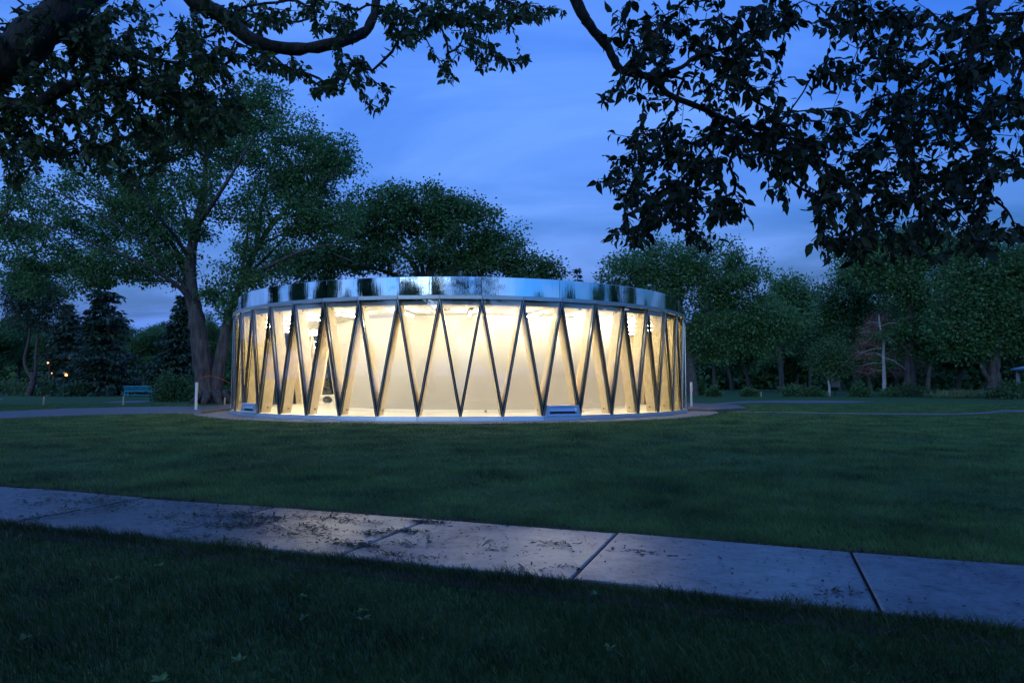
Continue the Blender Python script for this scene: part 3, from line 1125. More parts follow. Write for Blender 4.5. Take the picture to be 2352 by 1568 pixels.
# --- conifers
def conifer(name, label, base, H, Rb, z0, leafm, bark, layers=26, per=9, dens=15, ll=.45, r0=.2, group=None, dead=0.0):
    root = empty(name, base)
    tag(root, label, 'tree', group)
    tr = MB()
    tr.cyl((base[0], base[1], -.05), (base[0], base[1], H * .97), r0, .02, 8)
    br = []
    cc, dd, nn = [], [], []
    for k in range(layers):
        t_ = (k + rng.uniform(-.3, .3)) / layers
        z = z0 + (H - z0) * max(t_, 0)
        rr_ = Rb * (1 - max(t_, 0)) ** .95 * rng.uniform(.5, 1.2) + .12
        for j in range(per):
            a_ = rng.uniform(0, 2 * math.pi)
            ln_ = rr_ * rng.uniform(.5, 1.2)
            d = np.array([math.cos(a_), math.sin(a_), -.18 - .2 * (1 - t_)])
            tip = np.array([base[0], base[1], z]) + d * ln_ + np.array([0, 0, .1 * ln_])
            if ln_ > .6 and j % 2 == 0:
                tr.cyl((base[0], base[1], z), tip, .035, .008, 4, False)
            n_ = int(dens * max(ln_ / Rb, .12) * 2.0) + 3
            u = rng.uniform(.12, 1.02, n_)[:, None]
            p0 = np.array([base[0], base[1], z]) + (tip - np.array([base[0], base[1], z])) * u
            side = np.array([-d[1], d[0], 0])
            lat = rng.normal(size=(n_, 1)) * .3 * ln_ * (1.15 - u)
            p0 = p0 + side * lat + np.array([0, 0, 1]) * rng.normal(size=(n_, 1)) * .07 - np.array([0, 0, .12]) * np.abs(lat)
            cc.append(p0)
            dd.append(np.repeat(d[None], n_, 0) * .7 + side * np.sign(lat) * .6 + rng.normal(size=(n_, 3)) * .3 + np.array([0, 0, -.25]))
            nn.append(rng.normal(size=(n_, 3)) * .5 + np.array([0, 0, 1]))
    tr.build('trunk', bark, root)
    cc, dd, nn = map(np.concatenate, (cc, dd, nn))
    V, Pl = cards(cc, dd, nn, ll * rng.uniform(.6, 1.2, len(cc)), NEED_T * np.array([1, 1.5, 1]), base)
    o = link('crown', np_mesh('crown', V, Pl, leafm), root)
    o['kind'] = 'stuff'
    return root


def gz(x, y, D):
    b_ = P(x, y, D)
    b_[2] = 0
    return b_


def hz(y, D):
    return CAMH + (880 - y) / F * D


conifer('spruce_tree', 'tall broad dark spruce in the middle of the left tree group', gz(232, 900, 58), hz(588, 58), 3.9, 1.2, M['needle'], M['bark_dark'], 26, 12, 30, .5, .38)
conifer('spruce_tree', 'narrower spruce directly left of the forked elm trunk', gz(412, 900, 62), hz(676, 62), 3.2, 1.0, M['needle'], M['bark_dark'], 26, 12, 28, .5, .25)
conifer('spruce_tree', 'small distant spruce whose tip shows above the mirrored roof band', gz(1328, 900, 88), hz(606, 88), 2.6, 2, M['needle'], M['bark_dark'], 30, 8, 18, .5, .2)
conifer('spruce_tree', 'dim spruce behind the twin stemmed pine near the left edge', gz(150, 900, 70), hz(690, 70), 4.0, .8, M['needle'], M['bark_dark'], 24, 12, 28, .6, .3)

# twin-stemmed pine at the left
DP = 55.0
bp = gz(75, 905, DP)
lines = [px_line([(66, 907), (74, 885), (77, 868), (72, 855)], DP, .26, .2), px_line([(76, 872), (62, 850), (56, 825), (64, 790), (69, 755), (64, 720), (66, 680), (70, 640)], DP, .16, .04), px_line([(78, 872), (82, 845), (82, 820), (86, 780), (90, 740), (92, 690), (95, 650)], DP, .15, .04)]
tg = ell_targets([(75, 640, 45, 22, 60), (40, 665, 45, 16, 50), (110, 670, 40, 20, 50), (75, 690, 55, 20, 55), (35, 705, 30, 12, 26), (120, 710, 30, 14, 26), (60, 735, 40, 12, 24), (100, 745, 30, 12, 14), (70, 618, 26, 14, 26)], DP)
make_tree('pine_tree', 'pine with two slender curved pinkish stems near the left edge', 'tree', bp, lines, tg, .012, .22, M['bark_pine'], M['needle'], 42, .28, .42, step=.6, T=NEED_T * np.array([1, 1.4, 1]), thick=.05)

# --- background broadleaf trees: three patterns, copied


def proto_tree(label, H, seed, leafm, name='broadleaf_tree'):
    r2 = np.random.default_rng(seed)
    b_ = np.array([0, 0, 0.])
    lean = r2.normal(size=2) * .5
    lines = [([(0, 0, -.1), (lean[0] * .3, lean[1] * .3, H * .14), (lean[0], lean[1], H * .3)], .34, .22)]
    for j in range(5):
        a_ = j * 1.257 + r2.uniform(-.3, .3)
        q = r2.uniform(.16, .26) * H
        lines.append(([(lean[0], lean[1], H * .3), (lean[0] + math.cos(a_) * q * .5, lean[1] + math.sin(a_) * q * .5, H * .45), (lean[0] + math.cos(a_) * q, lean[1] + math.sin(a_) * q, H * .65)], .14, .04))
    T_ = []
    for j in range(15):
        a_ = r2.uniform(0, 6.28)
        rr_ = r2.uniform(.05, .26) * H
        c = np.array([math.cos(a_) * rr_, math.sin(a_) * rr_, r2.uniform(.36, .88) * H])
        n_ = 34
        T_.append(c + unit(r2.normal(size=(n_, 3))) * r2.uniform(.2, 1, (n_, 1)) ** .5 * np.array([.15, .15, .105]) * H)
    T_ = np.concatenate(T_)
    return make_tree(name, label, 'tree', b_, lines, T_, .016, .36, M['bark_dark'], leafm, 44, .28, .36, step=.7, group=None, thick=.12, r_=r2)


protos = [proto_tree('tmp', 13.0, 5, M['leaf_dark']), proto_tree('tmp', 12.0, 6, M['leaf_dark']), proto_tree('tmp', 14.0, 7, M['leaf_dark'])]
used = [False] * 3


def place_tree(k, loc, s, rz, label, group):
    src = protos[k]
    if not used[k]:
        used[k] = True
        o = src
        kids = None
    else:
        o = src.copy()
        COL.objects.link(o)
        for ch in list(src.children):
            c = ch.copy()
            COL.objects.link(c)
            c.parent = o
    o.location = (loc[0], loc[1], 0)
    o.scale = (s, s, s * rng.uniform(.92, 1.08))
    o.rotation_euler = (0, 0, rz)
    tag(o, label, 'tree', group)
    return o


GB = 'trees in the dark belt behind the right lawn'
k = 0
for x, D, s in ((1400, 84, .95), (1490, 92, 1.0), (1640, 90, 1.0), (1720, 96, 1.05), (1790, 88, .85), (1860, 84, .8), (1930, 92, .95), (2000, 88, 1.0), (2060, 96, 1.1), (2130, 86, 1.1), (2200, 92, 1.15), (2270, 82, 1.1), (2340, 90, 1.2), (2420, 80, 1.1), (2520, 76, 1.1),
                (1680, 112, 1.1), (1830, 110, 1.05), (1960, 112, 1.15), (2100, 114, 1.2), (2240, 110, 1.25), (2370, 108, 1.3)):
    place_tree(k % 3, gz(x, 890, D), s * .88, rng.uniform(0, 6), 'shadowy broadleaf tree in the dark belt beyond the right lawn', GB)
    k += 1
GL = 'trees in the dark belt behind the left lawn'
for x, D, s in ((-150, 74, .8), (-40, 78, .72), (40, 84, .7), (120, 80, .62), (190, 86, .7), (285, 84, .72), (330, 74, .62), (365, 92, .75), (440, 90, .72), (500, 86, .75), (560, 80, .8), (620, 84, .85), (700, 90, .95), (780, 92, .95), (860, 96, 1), (1120, 100, .9), (1230, 98, .82)):
    place_tree(k % 3, gz(x, 890, D), s, rng.uniform(0, 6), 'shadowy broadleaf tree in the dark belt beyond the left lawn', GL)
    k += 1
# trees behind the camera, which the mirrored band and the panes reflect
GR = 'trees behind the viewpoint seen mirrored in the roof band'
for x, y, s in ((-6.5, -13, .8), (-13, -9, .85), (-19, -16, .9), (-27, -6, 1.), (-10, -28, .9), (-2, -24, .75), (-34, 4, 1.), (-22, -34, 1.0), (-36, -22, 1.1), (28, -14, .8), (33, -4, .9), (42, 6, 1.), (26, -42, .8), (48, -16, 1.0), (2.5, -17, .62), (17, -60, .55), (-23, 12, .75), (-29, 23, .85), (-34, 15, .9), (-41, -8, 1.0), (25, 13, .75), (31, 22, .85), (38, 16, 1.0), (36, 30, .8), (-3, -36, .9), (-15, -40, 1.0), (27, 5, .5), (40, -8, .7), (50, 18, .8), (34, -24, .75), (55, -6, .9), (-12, -18, .7), (-45, 16, 1.1)):
    place_tree(k % 3, (x, y), s * .84, rng.uniform(0, 6), 'leafy park tree standing behind the viewpoint and mirrored in the roof band', GR)
    k += 1


# --- far-off wood that closes the park
n = 85000
a_ = rng.uniform(-1.25, 1.25, n)
rr_ = 128 + 7 * np.sin(a_ * 23) + rng.normal(size=n) * 5
top = 8.5 + 1.8 * np.sin(a_ * 31 + 1) + 1.4 * np.sin(a_ * 77)
q = np.stack([np.sin(a_) * rr_, np.cos(a_) * rr_, rng.uniform(0, 1, n) ** 1.35 * top], 1)
V, Pl = cards(q, rng.normal(size=(n, 3)), rng.normal(size=(n, 3)) + np.array([0, -.6, .5]), rng.uniform(.7, 1.5, n), CARD_T)
o = link('distant_woods', np_mesh('distant_woods', V, Pl, M['leaf_dark']))
tag(o, 'dark far off wood closing the park all along the horizon', 'woods', kind='stuff')


# --- bushes
def bush(label, x, y, rx, ry, D, leafm=None, n=None, ll=.16, name='bush'):
    b_ = gz(x, y, D)
    ax, az = rx / F * D, ry / F * D
    root = empty(name, b_)
    tag(root, label, 'bush')
    n = n or int(min(5200, 1500 + 500 * ax * az))
    nl_ = 22
    lob = rng.uniform(-1, 1, size=(nl_, 3)) * np.array([ax * .9, ax * .5, 0])
    lob[:, 2] = az * 2 * rng.uniform(.15, .85, nl_) * (1 - .75 * (lob[:, 0] / ax) ** 2) * rng.uniform(.7, 1.1, nl_)
    c = lob[rng.integers(0, nl_, n)] + rng.normal(size=(n, 3)) * np.minimum(np.array([ax * .22, ax * .2, az * .26]), .34)
    c[:, 2] = np.maximum(c[:, 2], .05)
    stem = MB()
    for q in range(7):
        stem.cyl((rng.normal() * .1, rng.normal() * .1, 0), lob[q], .03, .01, 5, False)
    link('stem', stem.mesh('stem', M['bark_dark']), root)
    V, Pl = cards(c, unit(c - np.array([0, 0, az * .6])) + rng.normal(size=(n, 3)) * .6, rng.normal(size=(n, 3)) + np.array([0, 0, .8]), ll * rng.uniform(.6, 1.3, n), CARD_T)
    o = link('foliage', np_mesh('foliage', V, Pl, leafm or M['bush']), root)
    o['kind'] = 'stuff'
    return root


bush('large rounded bush standing just left of the forked elm trunk', 405, 924, 46, 40, 40, n=7000, ll=.13)
bush('low bush tucked between the elm trunk and the pavilion', 552, 915, 34, 26, 46)
bush('low spreading bush near the bent stems at the left edge', 180, 905, 32, 16, 56)
bush('broad low bush in the left shade below the orange lights', 118, 905, 40, 20, 58)
bush('dark ragged bush at the left edge of the lawn', 25, 905, 50, 24, 58)
bush('low wide hedge bush behind the teal bench', 385, 897, 70, 14, 66)
bush('low bush left of the sapling on the right lawn', 1827, 905, 32, 15, 54)
bush('small bush touching the foot of the pale sapling', 1872, 905, 20, 11, 54)
bush('upright bush between sapling and dying pine', 1977, 906, 22, 16, 53)
bush('long low bush at the right of the white pine stem', 2085, 906, 62, 15, 53)
bush('bush under the far right forked tree', 2330, 908, 46, 22, 46)
bush('small bush close to the pavilion on the far right lawn', 1640, 906, 14, 11, 54)
bush('little bush under the leafy tree at the right lawn edge', 1722, 906, 17, 11, 54)
bush('thin light bush of upright twigs near the right marker post', 1612, 902, 9, 18, 60)
# pale tuft of tall grass
n = 900
pc = gz(2212, 908, 50)
q = np.stack([rng.normal(size=n) * 1.0, rng.normal(size=n) * .4, np.zeros(n)], 1)
V, Pl = cards(q, np.stack([rng.normal(size=n) * .45, rng.normal(size=n) * .3, np.ones(n)], 1), rng.normal(size=(n, 3)), rng.uniform(.3, .75, n), NEED_T * np.array([1, .35, 1]))
o = link('tall_grass', np_mesh('tall_grass', V, Pl, M['pale_grass']))
o.location = pc
tag(o, 'pale tuft of tall ornamental grass on the far right lawn', 'grass tuft')


# ------------------------------------------------------------------ overhanging foreground trees
def fore_tree(label, base, lines, targets, extra, leaf_len, per, r_base, r_tip=.0035, n_obj=300, step=.10, leafm=None):
    root = empty('elm_tree', base)
    tag(root, label, 'tree')
    sk = Skel()
    for ln in lines:
        sk.line(*ln)
    tips = sk.grow(targets, step, .10, .13, .10)
    tipsx = sk.grow(extra, .35, .10, .12, .1)
    r = sk.radii(r_tip * .75, r_base, .011)
    V, Fc = sk.tubes(r, .03)
    link('trunk', np_mesh('trunk', V - np.asarray(base), [Fc], M['bark_near'], True), root)
    par = sk.par
    C_, D_, S_ = [], [], []
    for tset, m_, sc in ((tips, per, 1.0), (tipsx, per + 9, 1.9)):
        for i in tset:
            chain = [i]
            for _ in range(3):
                if par[chain[-1]] >= 0:
                    chain.append(par[chain[-1]])
            pts = np.array([sk.p[c] for c in chain])
            ax = unit(pts[0] - pts[min(1, len(pts) - 1)])
            seg = np.linalg.norm(np.diff(pts, axis=0), axis=1)
            tot = min(seg.sum(), .42 if tset is tips else .8)
            for k_ in range(m_):
                u = tot * (k_ / m_) ** 1.1
                a_ = 0
                while a_ < len(seg) - 1 and u > seg[a_]:
                    u -= seg[a_]
                    a_ += 1
                p = pts[a_] + (pts[a_ + 1] - pts[a_]) * min(u / max(seg[a_], 1e-6), 1)
                sd_ = np.cross(ax, rng.normal(size=3))
                sd_ = sd_ / (np.linalg.norm(sd_) + 1e-9)
                d = ax * (.5 if k_ else 1.2) + sd_ * 1.0 + np.array([0, 0, -.75]) + rng.normal(size=3) * .25
                C_.append(p + unit(d) * leaf_len * .12)
                D_.append(d)
                S_.append(sc)
    C_, D_ = np.array(C_), np.array(D_)
    n_ = len(C_)
    nn = rng.normal(size=(n_, 3)) * .75 + np.array([0, -.25, .8])
    ln = leaf_len * rng.uniform(.45, 1.35, n_) * np.array(S_)
    X, Y, Z = project(C_)
    inv = (np.array(S_) < 1.5) & (X > 15) & (X < 2337) & (Y > 10) & (Y < 700) & (C_[:, 1] > 1)
    score = np.where(inv, ln / Z, -1)
    # keep single leaves whose outline is against open sky more likely: fewest neighbours in view
    cell = {}
    gx, gy = (X // 30).astype(int), (Y // 30).astype(int)
    for a_, b_ in zip(gx, gy):
        cell[(a_, b_)] = cell.get((a_, b_), 0) + 1
    dens = np.array([cell[(a_, b_)] for a_, b_ in zip(gx, gy)])
    score = score / (1 + dens * .08)
    pick = np.argsort(-score)[:n_obj]
    rest = np.ones(n_, bool)
    rest[pick] = False
    V, Pl = cards(C_[rest], D_[rest], nn[rest], ln[rest], LEAF_T, base)
    o = link('foliage', np_mesh('foliage', V, Pl, leafm), root)
    o['kind'] = 'stuff'
    one, onep = cards(np.zeros((1, 3)), np.array([[1., 0, 0]]), np.array([[0, 0, 1.]]), np.ones(1), LEAF_T)
    me = np_mesh('leaf', one, onep, leafm)
    _, d_, s_, n2 = leaf_arrays(C_[pick], D_[pick], nn[pick], ln[pick], LEAF_T)
    for i, j in enumerate(pick):
        lf = link('leaf', me, root)
        l_ = float(ln[j])
        c = C_[j] - np.asarray(base)
        lf.matrix_local = Matrix(((d_[i][0] * l_, s_[i][0] * l_, n2[i][0] * l_, c[0]), (d_[i][1] * l_, s_[i][1] * l_, n2[i][1] * l_, c[1]), (d_[i][2] * l_, s_[i][2] * l_, n2[i][2] * l_, c[2]), (0, 0, 0, 1)))
    return root


def vol_targets(ells, d0, d1):
    out = []
    for e in ells:
        cx, cy, rx, ry, n_ = e[:5]
        a0, a1 = (e[5], e[6]) if len(e) > 5 else (d0, d1)
        q = unit(rng.normal(size=(n_, 2))) * rng.uniform(0, 1, (n_, 1)) ** .55
        for u, v in q:
            out.append(P(cx + u * rx, cy + v * ry, rng.uniform(a0, a1)))
    return np.array(out)


# right-hand tree: trunk behind the viewpoint, limbs arching over and hanging into view
base = np.array([1.7, -2.6, 0.])
lines = [
    ([(1.7, -2.6, -.1), (1.68, -2.55, 1.2), (1.6, -2.4, 2.6), (1.45, -1.6, 4.0), (1.05, .2, 4.9), (.6, 2.2, 4.6), P(1300, -60, 3.7)], .30, .05),
    ([P(1300, -60, 3.7), P(1322, 0, 3.75), P(1354, 59, 3.8), P(1399, 113, 3.9), P(1426, 159, 3.95), P(1499, 181, 4.05), P(1535, 217, 4.1), P(1603, 245, 4.2), P(1662, 272, 4.3), P(1739, 294, 4.45), P(1798, 313, 4.6), P(1900, 350, 4.8)], .034, .010),
    ([P(1499, 181, 4.05), P(1567, 154, 4.0), P(1599, 129, 4.0), P(1662, 113, 4.05), P(1740, 85, 4.2), P(1830, 40, 4.3)], .015, .006),
    ([(1.05, .2, 4.9), (1.9, 1.6, 5.4), (2.9, 2.9, 5.0), P(2250, -40, 4.3)], .07, .03),
    ([P(2250, -40, 4.3), P(2253, 0, 4.3), P(2256, 68, 4.3), P(2228, 136, 4.3), P(2197, 236, 4.35), P(2219, 290, 4.4), P(2260, 350, 4.4), P(2272, 440, 4.45), P(2310, 480, 4.5), P(2328, 510, 4.5)], .026, .006),
    ([P(2228, 136, 4.3), P(2160, 160, 4.4), P(2080, 230, 4.5), P(2010, 330, 4.6), P(1960, 430, 4.7)], .014, .005),
    ([(1.9, 1.6, 5.4), (3.4, 2.2, 5.6), P(2480, 40, 4.2), P(2480, 260, 4.2)], .05, .015),
    ([P(1662, 272, 4.3), P(1620, 340, 4.2), P(1560, 410, 4.2), P(1500, 480, 4.2)], .010, .004),
]
tg = vol_targets([(1490, 60, 100, 75, 62), (1470, 150, 90, 50, 30), (1640, 55, 130, 70, 85), (1790, 35, 90, 45, 45), (1700, 170, 110, 70, 70), (1580, 210, 110, 50, 34), (1420, 215, 45, 30, 10), (1990, 50, 120, 70, 70), (1900, 165, 55, 28, 18), (2010, 180, 80, 70, 45),
                  (2130, 120, 140, 120, 120), (2290, 120, 100, 160, 130), (1480, 320, 90, 45, 40), (1425, 395, 60, 55, 40), (1570, 350, 110, 70, 72), (1700, 320, 100, 70, 68), (1810, 330, 70, 80, 55), (1500, 455, 90, 60, 60),
                  (1640, 440, 100, 60, 64), (1440, 535, 55, 25, 24), (1590, 550, 60, 22, 24), (1570, 510, 110, 30, 40), (1690, 490, 50, 25, 18), (1800, 425, 55, 40, 26), (1900, 330, 100, 90, 80), (2040, 320, 120, 110, 120), (2180, 310, 120, 130, 140),
                  (2310, 300, 80, 110, 110), (1980, 460, 110, 80, 95), (2110, 450, 110, 80, 95), (2230, 440, 60, 70, 40), (1910, 555, 60, 28, 30), (2030, 560, 90, 40, 42), (2150, 550, 90, 45, 46), (2290, 550, 80, 40, 40), (1960, 590, 40, 20, 14)], 3.7, 5.6)
tg = tg[rng.uniform(size=len(tg)) < .64]
ex = np.stack([rng.uniform(-2.5, 6.5, 1000), rng.uniform(-6, 3.8, 1000), rng.uniform(3.9, 8, 1000)], 1)  # unseen leaf mass added overhead to darken the near grass
ex = ex[(ex[:, 2] - CAMH) > ex[:, 1] * .68 + .2]
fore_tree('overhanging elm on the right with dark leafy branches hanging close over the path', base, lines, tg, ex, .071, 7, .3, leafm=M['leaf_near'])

# left-hand tree: trunk just outside the frame at the left
base = np.array([-6.6, 5.4, 0.])
lines = [
    ([(-6.6, 5.4, -.1), (-6.5, 5.4, 1.3), (-6.1, 5.3, 2.6), P(-120, 210, 5.2), P(0, 144, 5.1), P(55, 111, 5.1), P(100, 61, 5.1), P(160, 20, 5.2), P(240, -40, 5.4), P(340, -110, 5.6)], .22, .09),
    ([P(340, -110, 5.6), P(420, -40, 5.8), P(444, 0, 5.9), P(488, 22, 5.9), P(532, 55, 6), P(582, 94, 6), P(665, 113, 6.1), P(749, 105, 6.1), P(832, 78, 6.2), P(860, 33, 6.2), P(875, -20, 6.3), P(960, -60, 6.5), P(1080, -30, 6.6), P(1180, 10, 6.7)], .088, .02),
    ([(-6.1, 5.3, 2.6), P(-80, 250, 5.3), P(0, 238, 5.2), P(83, 244, 5.2), P(139, 205, 5.2), P(220, 190, 5.3), P(330, 210, 5.5), P(450, 260, 5.7)], .085, .012),
    ([P(100, 61, 5.1), P(200, 110, 5.4), P(320, 130, 5.7), P(430, 150, 6)], .035, .010),
]
tg = vol_targets([(110, 110, 150, 120, 190), (300, 100, 150, 110, 190), (130, 270, 170, 90, 180), (350, 250, 150, 80, 150), (470, 190, 100, 100, 110), (60, 355, 80, 40, 40), (270, 360, 140, 50, 60), (430, 330, 90, 40, 30), (330, 430, 60, 30, 12), (35, 425, 30, 22, 12), (480, 90, 70, 80, 50),
                  (600, 30, 80, 40, 44), (530, 270, 45, 60, 20), (650, 160, 55, 22, 24), (600, 130, 30, 30, 10), (760, 40, 70, 50, 44), (760, 205, 50, 18, 22), (835, 165, 22, 45, 12), (805, 150, 40, 22, 14), (862, 245, 20, 22, 7), (890, 195, 14, 12, 3), (940, 40, 80, 45, 44), (1040, 30, 80, 45, 46), (1130, 40, 70, 45, 40), (1210, 20, 70, 28, 26),
                  (940, 95, 60, 25, 12), (1030, 150, 16, 35, 9), (1100, 105, 45, 30, 16), (1185, 140, 36, 14, 9), (1110, 150, 22, 22, 7), (1275, 28, 22, 12, 4), (10, 515, 16, 12, 3)], 4.6, 7.2)
ex = np.stack([rng.uniform(-11, 0, 800), rng.uniform(-3, 8, 800), rng.uniform(4.4, 9, 800)], 1)  # unseen crown volume, also added above the frame to shade the foreground
ex = ex[((ex[:, 2] - CAMH) > ex[:, 1] * .66 + .2) | (ex[:, 0] < -ex[:, 1] * .8)]
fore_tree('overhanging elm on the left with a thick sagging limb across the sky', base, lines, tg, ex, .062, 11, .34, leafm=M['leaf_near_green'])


# ------------------------------------------------------------------ grass blades
def lump(x, y):
    return (np.sin(x * 1.7 + 1.3 * np.sin(y * .9)) + np.sin(y * 2.3 + 1.1 * np.sin(x * 1.3)) + .7 * np.sin(x * 4.1 + y * 3.3) + .6 * np.sin(x * 7.7 - y * 5.9)) / 3.3


def clear_of_paving(x, y):
    s = x * SW_N[0] + y * SW_N[1]
    wob = .05 * lump(x * 2, y * 2)
    ok = (s < D_NEAR - .0 + wob) | (s > D_FAR + .06 + 1.6 * wob)
    rr_ = np.hypot(x - PC[0], y - PC[1])
    ok &= rr_ > PR + 1.12 + .08 * lump(x, y)
    return ok


def in_poly(x, y, poly):
    ins = np.zeros(len(x), bool)
    n_ = len(poly)
    for i in range(n_):
        x0, y0 = poly[i]
        x1, y1 = poly[(i + 1) % n_]
        c = ((y0 > y) != (y1 > y)) & (x < (x1 - x0) * (y - y0) / (y1 - y0 + 1e-12) + x0)
        ins ^= c
    return ins


PAV_POLY = [gp([(-420, 975), (0, 961), (120, 957), (250, 952.5), (380, 950), (470, 951.5), (560, 952), (640, 944), (620, 930), (440, 933), (300, 934.5), (150, 938), (0, 945), (-420, 956)]), gp(up_ + lo_[::-1]), poly]


def blades(x, y, h, w, lean, three=True):
    n_ = len(x)
    a_ = rng.uniform(0, 2 * np.pi, n_)
    sx, sy = np.cos(a_) * w, np.sin(a_) * w
    la = rng.uniform(0, 2 * np.pi, n_) * .6 + 2.2
    lx, ly = np.cos(la) * lean * h, np.sin(la) * lean * h
    z = np.zeros(n_)
    b0 = np.stack([x - sx, y - sy, z], 1)
    b1 = np.stack([x + sx, y + sy, z], 1)
    tip = np.stack([x + lx, y + ly, h], 1)
    if not three:
        V = np.stack([b0, b1, tip], 1).reshape(-1, 3)
        k_ = np.arange(n_) * 3
        return V, [np.stack([k_, k_ + 1, k_ + 2], 1)]
    m0 = np.stack([x - sx * .75 + lx * .32, y - sy * .75 + ly * .32, h * .6], 1)
    m1 = np.stack([x + sx * .75 + lx * .32, y + sy * .75 + ly * .32, h * .6], 1)
    V = np.stack([b0, b1, m1, m0, tip], 1).reshape(-1, 3)
    k_ = np.arange(n_) * 5
    return V, [np.stack([k_, k_ + 1, k_ + 2, k_ + 3], 1), np.stack([k_ + 3, k_ + 2, k_ + 4], 1)]


# near strip, between viewpoint and sidewalk
n = 170000
y = rng.uniform(1.3, 6.2, n)
x = rng.uniform(-1, 1, n) * (y * .80 + .5)
s = x * SW_N[0] + y * SW_N[1]
k_ = (s < D_NEAR + .0 + .035 * lump(x * 3, y * 3))
x, y = x[k_], y[k_]
nf = 15000
fs_ = rng.uniform(-7, 5, nf)
fn_ = D_NEAR + (.035 * lump(fs_ * 3.1, fs_ * 1.7) + .02 * lump(fs_ * 11, fs_ * 5)) + .02 - np.abs(rng.normal(size=nf)) * .06
fp_ = fs_[:, None] * SW_D + fn_[:, None] * SW_N
x, y = np.concatenate([x, fp_[:, 0]]), np.concatenate([y, fp_[:, 1]])
lm = lump(x * 1.2, y * 1.2)
lm[-nf:] = .5 + 1.3 * np.maximum(lump(fs_ * 2.3, fs_ * 4.1), -.3)
hgt = (.046 + .022 * lm) * rng.uniform(.5, 1.3, len(x))
V, Pl = blades(x, y, np.maximum(hgt, .015), .0017 * rng.uniform(.7, 1.4, len(x)), rng.uniform(.2, 1.0, len(x)))
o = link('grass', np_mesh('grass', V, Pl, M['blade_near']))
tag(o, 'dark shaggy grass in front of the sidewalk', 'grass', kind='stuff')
# lawn between sidewalk and pavilion, thinning with distance
n = 520000
u = rng.uniform(0, 1, n)
y = 4.0 * (34 / 4.0) ** u
y = np.where(rng.uniform(0, 1, n) < .25, rng.uniform(10, 34, n), y)
x = rng.uniform(-1, 1, n) * (y * .80 + .6)
k_ = clear_of_paving(x, y) & ((x * SW_N[0] + y * SW_N[1]) > D_FAR)
for pl in PAV_POLY:
    k_ &= ~in_poly(x, y, pl)
x, y = x[k_], y[k_]
nf = 9000
fs_ = rng.uniform(-9, 7, nf)
fn_ = D_FAR + .05 + .05 * lump(fs_ * 2.7, fs_ * 1.9) + np.abs(rng.normal(size=nf)) * .05
fp_ = fs_[:, None] * SW_D + fn_[:, None] * SW_N
x, y = np.concatenate([x, fp_[:, 0]]), np.concatenate([y, fp_[:, 1]])
lm = lump(x * .8, y * .8)
hgt = (.044 + .03 * lm) * rng.uniform(.5, 1.35, len(x))
V, Pl = blades(x, y, np.maximum(hgt, .012), .0014 + .00033 * y * rng.uniform(.6, 1.3, len(x)), rng.uniform(.2, .9, len(x)), False)
o = link('grass', np_mesh('grass', V, Pl, M['blade']))
tag(o, 'mown lawn grass between the sidewalk and the pavilion', 'grass', kind='stuff')
# broad weeds in the near grass
wd = [], [], [], []
for _ in range(16):
    yy = rng.uniform(2.0, 4.2)
    xx = rng.uniform(-.75, .5) * yy
    if xx * SW_N[0] + yy * SW_N[1] > D_NEAR - .1:
        continue
    for j in range(rng.integers(4, 8)):
        a_ = rng.uniform(0, 6.28)
        wd[0].append((xx, yy, .03))
        wd[1].append((math.cos(a_), math.sin(a_), rng.uniform(.3, 1.0)))
        wd[2].append((rng.normal() * .3, rng.normal() * .3, 1))
        wd[3].append(rng.uniform(.025, .045))
V, Pl = cards(*[np.array(q, float) for q in wd], LEAF_T)
o = link('weeds', np_mesh('weeds', V, Pl, M['blade']))
tag(o, 'scattered broad leaved weeds in the front grass', 'weeds', kind='stuff')


# ------------------------------------------------------------------ litter on and beside the sidewalk
def bits(cnt, s_lo, s_hi, n_fun, ln, mat, name, label, z):
    s_ = rng.uniform(s_lo, s_hi, cnt)
    nn_ = n_fun(cnt, s_)
    p = s_[:, None] * SW_D + nn_[:, None] * SW_N
    c = np.stack([p[:, 0], p[:, 1], np.full(cnt, z) + rng.uniform(0, .006, cnt)], 1)
    d = np.stack([rng.normal(size=cnt), rng.normal(size=cnt), rng.uniform(-.05, .25, cnt)], 1)
    nv = rng.normal(size=(cnt, 3)) * .25 + np.array([0, 0, 1])
    V, Pl = cards(c, d, nv, ln * rng.uniform(.4, 1.3, cnt), CARD_T if mat is M['litter'] else NEED_T * np.array([1, .9, 1]))
    o = link(name, np_mesh(name, V, Pl, mat))
    return tag(o, label, 'litter', kind='stuff')


bits(6500, -9, 7, lambda c, s_: D_FAR + .09 + np.abs(rng.normal(size=c)) * .05 - rng.uniform(0, .09, c), .03, M['litter'], 'leaf_litter', 'dry brown leaf litter along the far edge of the sidewalk', .012)
bits(1500, -8, 6, lambda c, s_: rng.uniform(D_NEAR, D_FAR, c), .019, M['litter'], 'leaf_litter', 'few dry seeds and leaf scraps lying on the sidewalk', .036)
